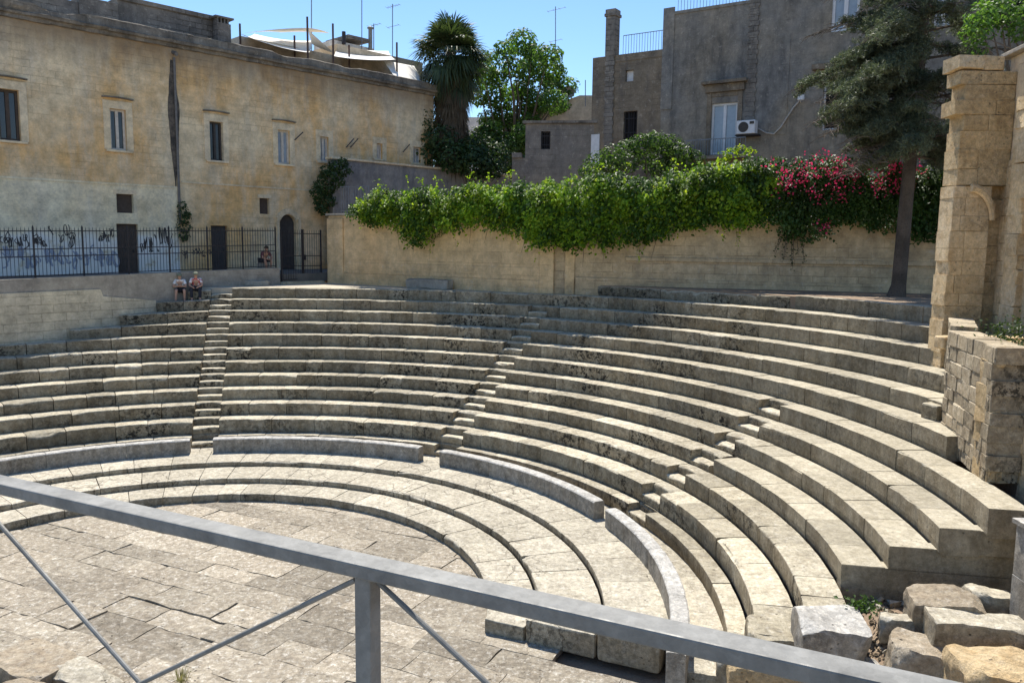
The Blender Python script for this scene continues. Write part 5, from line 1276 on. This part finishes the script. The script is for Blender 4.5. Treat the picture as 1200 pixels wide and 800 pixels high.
# cedar
def cedar():
    rg = np.random.default_rng(51); X, Y = 13.15, 27.3
    t = thing('cedar_tree', 'large grey-green cedar with a bare trunk between the wall and the ruin', 'tree', (X, Y, 5.9))
    mb = MB(); mb.tube([(X-.12, Y, 5.8), (X-.05, Y, 6.3), (X, Y, 9), (X+.15, Y+.1, 13), (X+.3, Y, 21)], [.33, .235, .215, .19, .08], 12); mb.build('trunk', 'darkbark', t, smooth=True)
    mbb = MB(); pts = []; nrm = []
    def spray(p, d, L, lvl):
        """branch with drooping secondary twigs carrying needle tufts"""
        n_ = max(5, int(L/.16)); prev = None; path = []
        for k in range(n_+1):
            f = k/n_; q = p+d*L*f+np.array([0, 0, -.28*L*f*f if lvl == 0 else -.35*L*f*f])+rg.normal(size=3)*.02; path.append(q)
        mbb.tube([path[0], path[n_//2], path[-1]], [.05 if lvl == 0 else .015, .03 if lvl == 0 else .01, .005], 5)
        for k, q in enumerate(path):
            f = k/n_
            if lvl == 0 and f > .16:
                for s_ in (-1, 1):
                    if rg.random() < .9:
                        side = np.array([-d[1], d[0], 0])*s_; dd = side*rg.uniform(.5, 1.)+d*.6+np.array([0, 0, rg.uniform(-.3, .15)]); dd /= np.linalg.norm(dd)
                        spray(q, dd, rg.uniform(.45, 1.0)*(1-.45*f), 1)
            if lvl == 1:
                for _ in range(6): pts.append(q+rg.normal(size=3)*.06); 
    zs = np.concatenate([np.linspace(10.6, 13, 26), np.linspace(13, 20.5, 44)])
    for z in zs:
        az = rg.uniform(0, 6.283); h = (z-10)/11
        L = (2.3+1.5*math.sin(min(1, h*1.6)*math.pi*.8))*rg.uniform(.75, 1.15); 
        el = rg.uniform(-.15, .25); d = np.array([math.cos(az), math.sin(az), el]); d /= np.linalg.norm(d)
        spray(np.array([X+.1, Y, z]), d, L, 0)
    extra = []
    while len(extra) < 34:
        u, v = rg.uniform(962, 1075), rg.uniform(-10, 178)
        if u < 962+max(0, 85-v)*.75 or (v > 150 and u < 985): continue
        extra.append((u, v, rg.uniform(23.6, 27), float(at(u, v, Y=26)[2])+.3))
    for (u, v, Yt, z0) in tuple(extra)+((958, 118, 25.5, 12.6), (968, 140, 25.8, 12.), (962, 100, 26, 13.2), (975, 90, 26.2, 13.5), (985, 165, 25.5, 11.2), (1003, 182, 25.6, 10.7), (1020, 186, 26, 10.6), (1000, 60, 26, 14.6), (1015, 30, 26, 15.6), (975, 128, 25.2, 12.4), (990, 150, 25., 11.7), (1010, 100, 24.6, 13), (1030, 130, 24.6, 12.2), (1040, 160, 24.8, 11.2), (1015, 0, 26, 16.8), (1060, 170, 25, 11)):
        e = at(u, v, Y=Yt); p = np.array([X, Y, z0+.2]); d = e-p+np.array([0, 0, .55]); L = np.linalg.norm(d); spray(p, d/L, L, 0)
    P = np.array(pts)
    lim = np.interp(P[:, 2], [10.3, 10.9, 11.6, 12.6, 13.2, 13.7, 14.4, 16, 18], [11.2, 10.6, 9.7, 9.35, 9.4, 10.3, 10.9, 10.9, 10.6])
    P = P[(P[:, 0] > lim+.25*np.sin(P[:, 2]*9)) & (P[:, 2] > 9.9)]; P = P[np.array([ns(q, .85) > -.13+RNG.uniform(-.12, .12) for q in P])]; n_ = len(P)
    # needle tufts: 5 narrow blades each
    Cs = np.repeat(P, 5, 0); dr = rg.normal(size=Cs.shape)+np.array([0, -.1, .25]); dr /= np.linalg.norm(dr, axis=1)[:, None]
    Cs = Cs+dr*.05; nn = rg.normal(size=Cs.shape); V, Fc = leafquads(Cs, nn, rg.uniform(.10, .18, len(Cs)), .13, 0, rg, droop=dr*3)
    leaf_obj('crown', V, Fc, 'cedar', t); mbb.build('branches', 'bark', t)
    print('cedar tufts', n_)
cedar()
# leaves hanging in at the top right
rg0 = np.random.default_rng(61); cl = []; rad = []
for u, v in ((1148, 30), (1160, 22), (1172, 14), (1185, 10), (1198, 18), (1210, 8), (1180, 32), (1195, 38), (1143, 40), (1146, 58), (1165, 5), (1215, 30), (1150, 18)):
    cl.append(at(u, v, Y=21+rg0.uniform(-.5, .5))); rad.append(rg0.uniform(.22, .42))
broad('broadleaf_tree', 'bright green tree reaching in over the ruin coping at top right', (15.2, 21.5, 5.9), cl, rad, 800, .13, 'tree', .16, 62)

# ------------------------------------------------------------------ people
def person(label, loc, yaw, shirt, lower, head_mat, lean=.35, arms='knees', seed=0, bare_legs=True, scale=1.0):
    """seated figure; local frame: +y is the way it faces, origin on the seat under the hips"""
    rr = random.Random(seed)
    root = thing('person', label, 'person', loc, yaw)
    hip = Vector((0, .0, .09)); chest = Vector((0, math.sin(lean)*.30, .09+math.cos(lean)*.30)); neck = Vector((0, math.sin(lean)*.47, .09+math.cos(lean)*.47))
    head = neck+Vector((0, .06, .10)); crown = head+Vector((0, .03, .09))
    def skin(name, verts, edges, radii, mat, sub=2, parent=root, rootv=0):
        me = bpy.data.meshes.new(name); me.from_pydata([tuple(v*scale) for v in verts], edges, []); me.materials.append(M[mat])
        o = bpy.data.objects.new(name, me); COL.objects.link(o); o.parent = parent
        md = o.modifiers.new('skin', 'SKIN'); md.use_smooth_shade = True
        for i, sv in enumerate(me.skin_vertices[0].data):
            r_ = radii[i]; sv.radius = (r_[0]*scale, r_[1]*scale) if isinstance(r_, tuple) else (r_*scale, r_*scale); sv.use_root = i == rootv
        s_ = o.modifiers.new('sub', 'SUBSURF'); s_.levels = sub; s_.render_levels = sub
        return o
    v = [hip, chest, neck, head, crown]; e = [(0, 1), (1, 2), (2, 3), (3, 4)]; r_ = [(.15, .11), (.16, .11), .055, (.075, .09), .07]
    limbs = {}
    for s_ in (-1, 1):
        i = len(v); sh = neck+Vector((s_*.17, -.0, -.05)); kn = Vector((s_*(.13+rr.uniform(0, .05)), .46, .10)); 
        el = sh+Vector((s_*.08, .14, -.24)); ha = kn+Vector((-s_*.04, .0, .07)) if arms == 'knees' else Vector((s_*.05, .38, .26))
        v += [sh, el, ha*.97+el*.03, ha+(ha-el).normalized()*.08]; e += [(1, i), (i, i+1), (i+1, i+2), (i+2, i+3)]; r_ += [.06, .042, .028, .03]
        # fingers
        tip = v[-1]; fd = (ha-el).normalized(); sd_ = Vector((1, 0, 0))
        for q in range(4):
            v.append(tip+fd*.05+sd_*(q-1.5)*.018+Vector((0, 0, -.02))); e.append((i+3, len(v)-1)); r_.append(.009)
        v.append(ha+fd*.06-sd_*s_*.05); e.append((i+2, len(v)-1)); r_.append(.011)
        j = len(v); hp = Vector((s_*.09, .04, .08)); an = Vector((s_*(.12+rr.uniform(-.03, .06)), .44+rr.uniform(-.06, .06), -.36)); ft = an+Vector((s_*.02, .14, -.04))
        v += [hp, kn, an, ft]; e += [(0, j), (j, j+1), (j+1, j+2), (j+2, j+3)]; r_ += [.09, .062, .042, .035]
        limbs[s_] = (sh, el, ha, hp, kn, an, ft)
    skin('body', v, e, r_, 'skin')
    # nose and eyes on a face
    m = LMB(); fc = head*scale+Vector((0, .095, .02))*scale; m.tube([fc+Vector((0, -.01, .03)), fc+Vector((0, .02, -.01))], [.008, .014], 6); m.build('nose', 'skin', root)
    m = LMB()
    for s_ in (-1, 1): m.tube([fc+Vector((s_*.03, -.02, .03)), fc+Vector((s_*.03, -.004, .03))], .01, 6)
    m.build('eyes', 'black', root)
    g = .018
    sv_ = [hip+Vector((0, 0, .02)), chest, neck-Vector((0, 0, .03))]; se = [(0, 1), (1, 2)]; sr = [(.165, .125), (.18, .128), .07]
    for s_ in (-1, 1):
        sh, el, ha, *_ = limbs[s_]; i = len(sv_); sv_ += [sh, sh*.3+el*.7]; se += [(1, i), (i, i+1)]; sr += [.078, .062]
    skin('shirt', sv_, se, sr, shirt)
    tv = [hip]; te = []; tr = [(.17, .13)]
    for s_ in (-1, 1):
        sh, el, ha, hp, kn, an, ft = limbs[s_]; i = len(tv); tv += [hp, kn]; te += [(0, i), (i, i+1)]; tr += [.108, .082]
        if not bare_legs: tv.append(an+Vector((0, 0, .05))); te.append((i+1, i+2)); tr.append(.06)
    skin('trousers', tv, te, tr, lower)
    m = LMB(); hc = head*scale+Vector((0, .005, .07))*scale
    import bmesh
    bm = bmesh.new(); bmesh.ops.create_uvsphere(bm, u_segments=14, v_segments=8, radius=.108*scale)
    for q in list(bm.verts):
        if q.co.z < -.025*scale: q.co.z = -.025*scale
        if q.co.y > .06*scale and q.co.z < .01*scale and head_mat == 'hat': q.co.y += .05*scale
    me = bpy.data.meshes.new('cap'); bm.to_mesh(me); bm.free(); me.transform(Matrix.Translation(hc)); me.materials.append(M[head_mat])
    for p_ in me.polygons: p_.use_smooth = True
    o = bpy.data.objects.new('cap' if head_mat == 'hat' else 'hair', me); COL.objects.link(o); o.parent = root
    for s_ in (-1, 1):
        m = LMB(); ft = limbs[s_][6]; an = limbs[s_][5]; a = (an+Vector((0, -.03, -.045)))*scale; b2 = (ft+Vector((0, .03, -.01)))*scale; m.bar(a, b2, .085, .07); m.build('shoe', 'shoe', root, bevel=.025)
    return root
def onrow(u, r, z):
    """where the sight line at picture column u crosses the circle r"""
    d = ray(u, 345); d = d[:2]/np.hypot(*d[:2]); bq = float(np.dot(d, -C)); cq = float(np.dot(C, C)-r*r)
    k = -bq+math.sqrt(bq*bq-cq); return (d[0]*k, d[1]*k, z)
for u, lab, sh, lo, hm, arms, seed in ((211.5, 'person in a white shirt and dark shorts, left of the seated pair', 'shirt_w', 'navy', 'hat', 'lap', 2), (230.5, 'person in a red and white top, right of the seated pair', 'shirt_r', 'navy', 'hat', 'knees', 5)):
    p = onrow(u, RR[12]+.16, 0); th = math.atan2(p[1]-C[1], p[0]-C[0]); z = ZZ[12]-max(0, (math.degrees(th)-104)*SAG[12])
    person(lab, (p[0], p[1], z), th+math.pi/2, sh, lo, hm, .42, arms, seed, seed == 2)
ps, pz = WPl(311, 313, .55); q = WALLP+WALLD*ps+np.array([-WALLD[1], WALLD[0]])*.75
person('crouching person in a maroon top behind the iron fence', (q[0], q[1], 6.52), math.atan2(WALLD[1], WALLD[0])+math.pi, 'shirt_m', 'navy', 'hair', .55, 'knees', 9, True)
mb = MB(); mb.box(q[0]-.2, q[0]+.2, q[1]-.2, q[1]+.2, 6.1, 6.5); tag(mb.build('stone_block', 'cement', loc=(q[0], q[1], 6.1), bevel=.03), 'low stone block on which the crouching person behind the fence sits', 'stone block')

# ------------------------------------------------------------------ railing and walkway at the viewer
RP = np.array([-.30, 1.63]); RD = np.array([math.cos(R(-25.7)), math.sin(R(-25.7))])
RL = thing('railing', 'galvanised steel handrail with thin diagonal brace rods crossing the foreground', 'railing', (RP[0], RP[1], 5.82), math.atan2(RD[1], RD[0]))
def RC(u, v): s, z = onplane(u, v, RP, RD); return s, z-5.82
zr = RC(430, 664)[1]-.0
m = LMB(); m.box(-4, 4, -.030, .030, zr-.016, zr+.016); m.build('handrail', 'steel', RL, bevel=.004)
sc_, zc_ = RC(163, 801)
for s in (2*sc_, 0, -2*sc_):
    m = LMB(); m.box(s-.02, s+.02, -.02, .02, 0, zr-.017); m.build('post', 'steel', RL, bevel=.003)
for s0_, sgn in ((2*sc_, 0), (0, 0)):
    xa, xb = s0_+.025, s0_-2*sc_-.025
    dz = zr-.03-zc_
    m = LMB(); m.tube([(xa, .004, zr-.03), (xb, .004, zc_-dz)], .006, 10); m.build('brace_rod', 'steel', RL, smooth=True)
    m = LMB(); m.tube([(xa, -.009, zc_-dz), (xb, -.009, zr-.03)], .006, 10); m.build('brace_rod', 'steel', RL, smooth=True)
nr = np.array([-RD[1], RD[0]])
mb = MB()
q = [RP-RD*4+nr*.05, RP+RD*4+nr*.05, RP+RD*4-nr*2.4, RP-RD*4-nr*2.4]
mb.add([(x[0], x[1], 5.70) for x in q]+[(x[0], x[1], 5.815) for x in q], [(0, 1, 2, 3), (7, 6, 5, 4), (0, 4, 5, 1), (1, 5, 6, 2), (2, 6, 7, 3), (3, 7, 4, 0)])
for a_, b_ in ((-3, -.3), (3, -.3), (-3, -2.1), (3, -2.1)):
    x = RP+RD*a_+nr*b_; mb.box(x[0]-.08, x[0]+.08, x[1]-.08, x[1]+.08, -.2, 5.698)
structure(mb.build('walkway', 'steel'))
print('objects', len(bpy.data.objects))
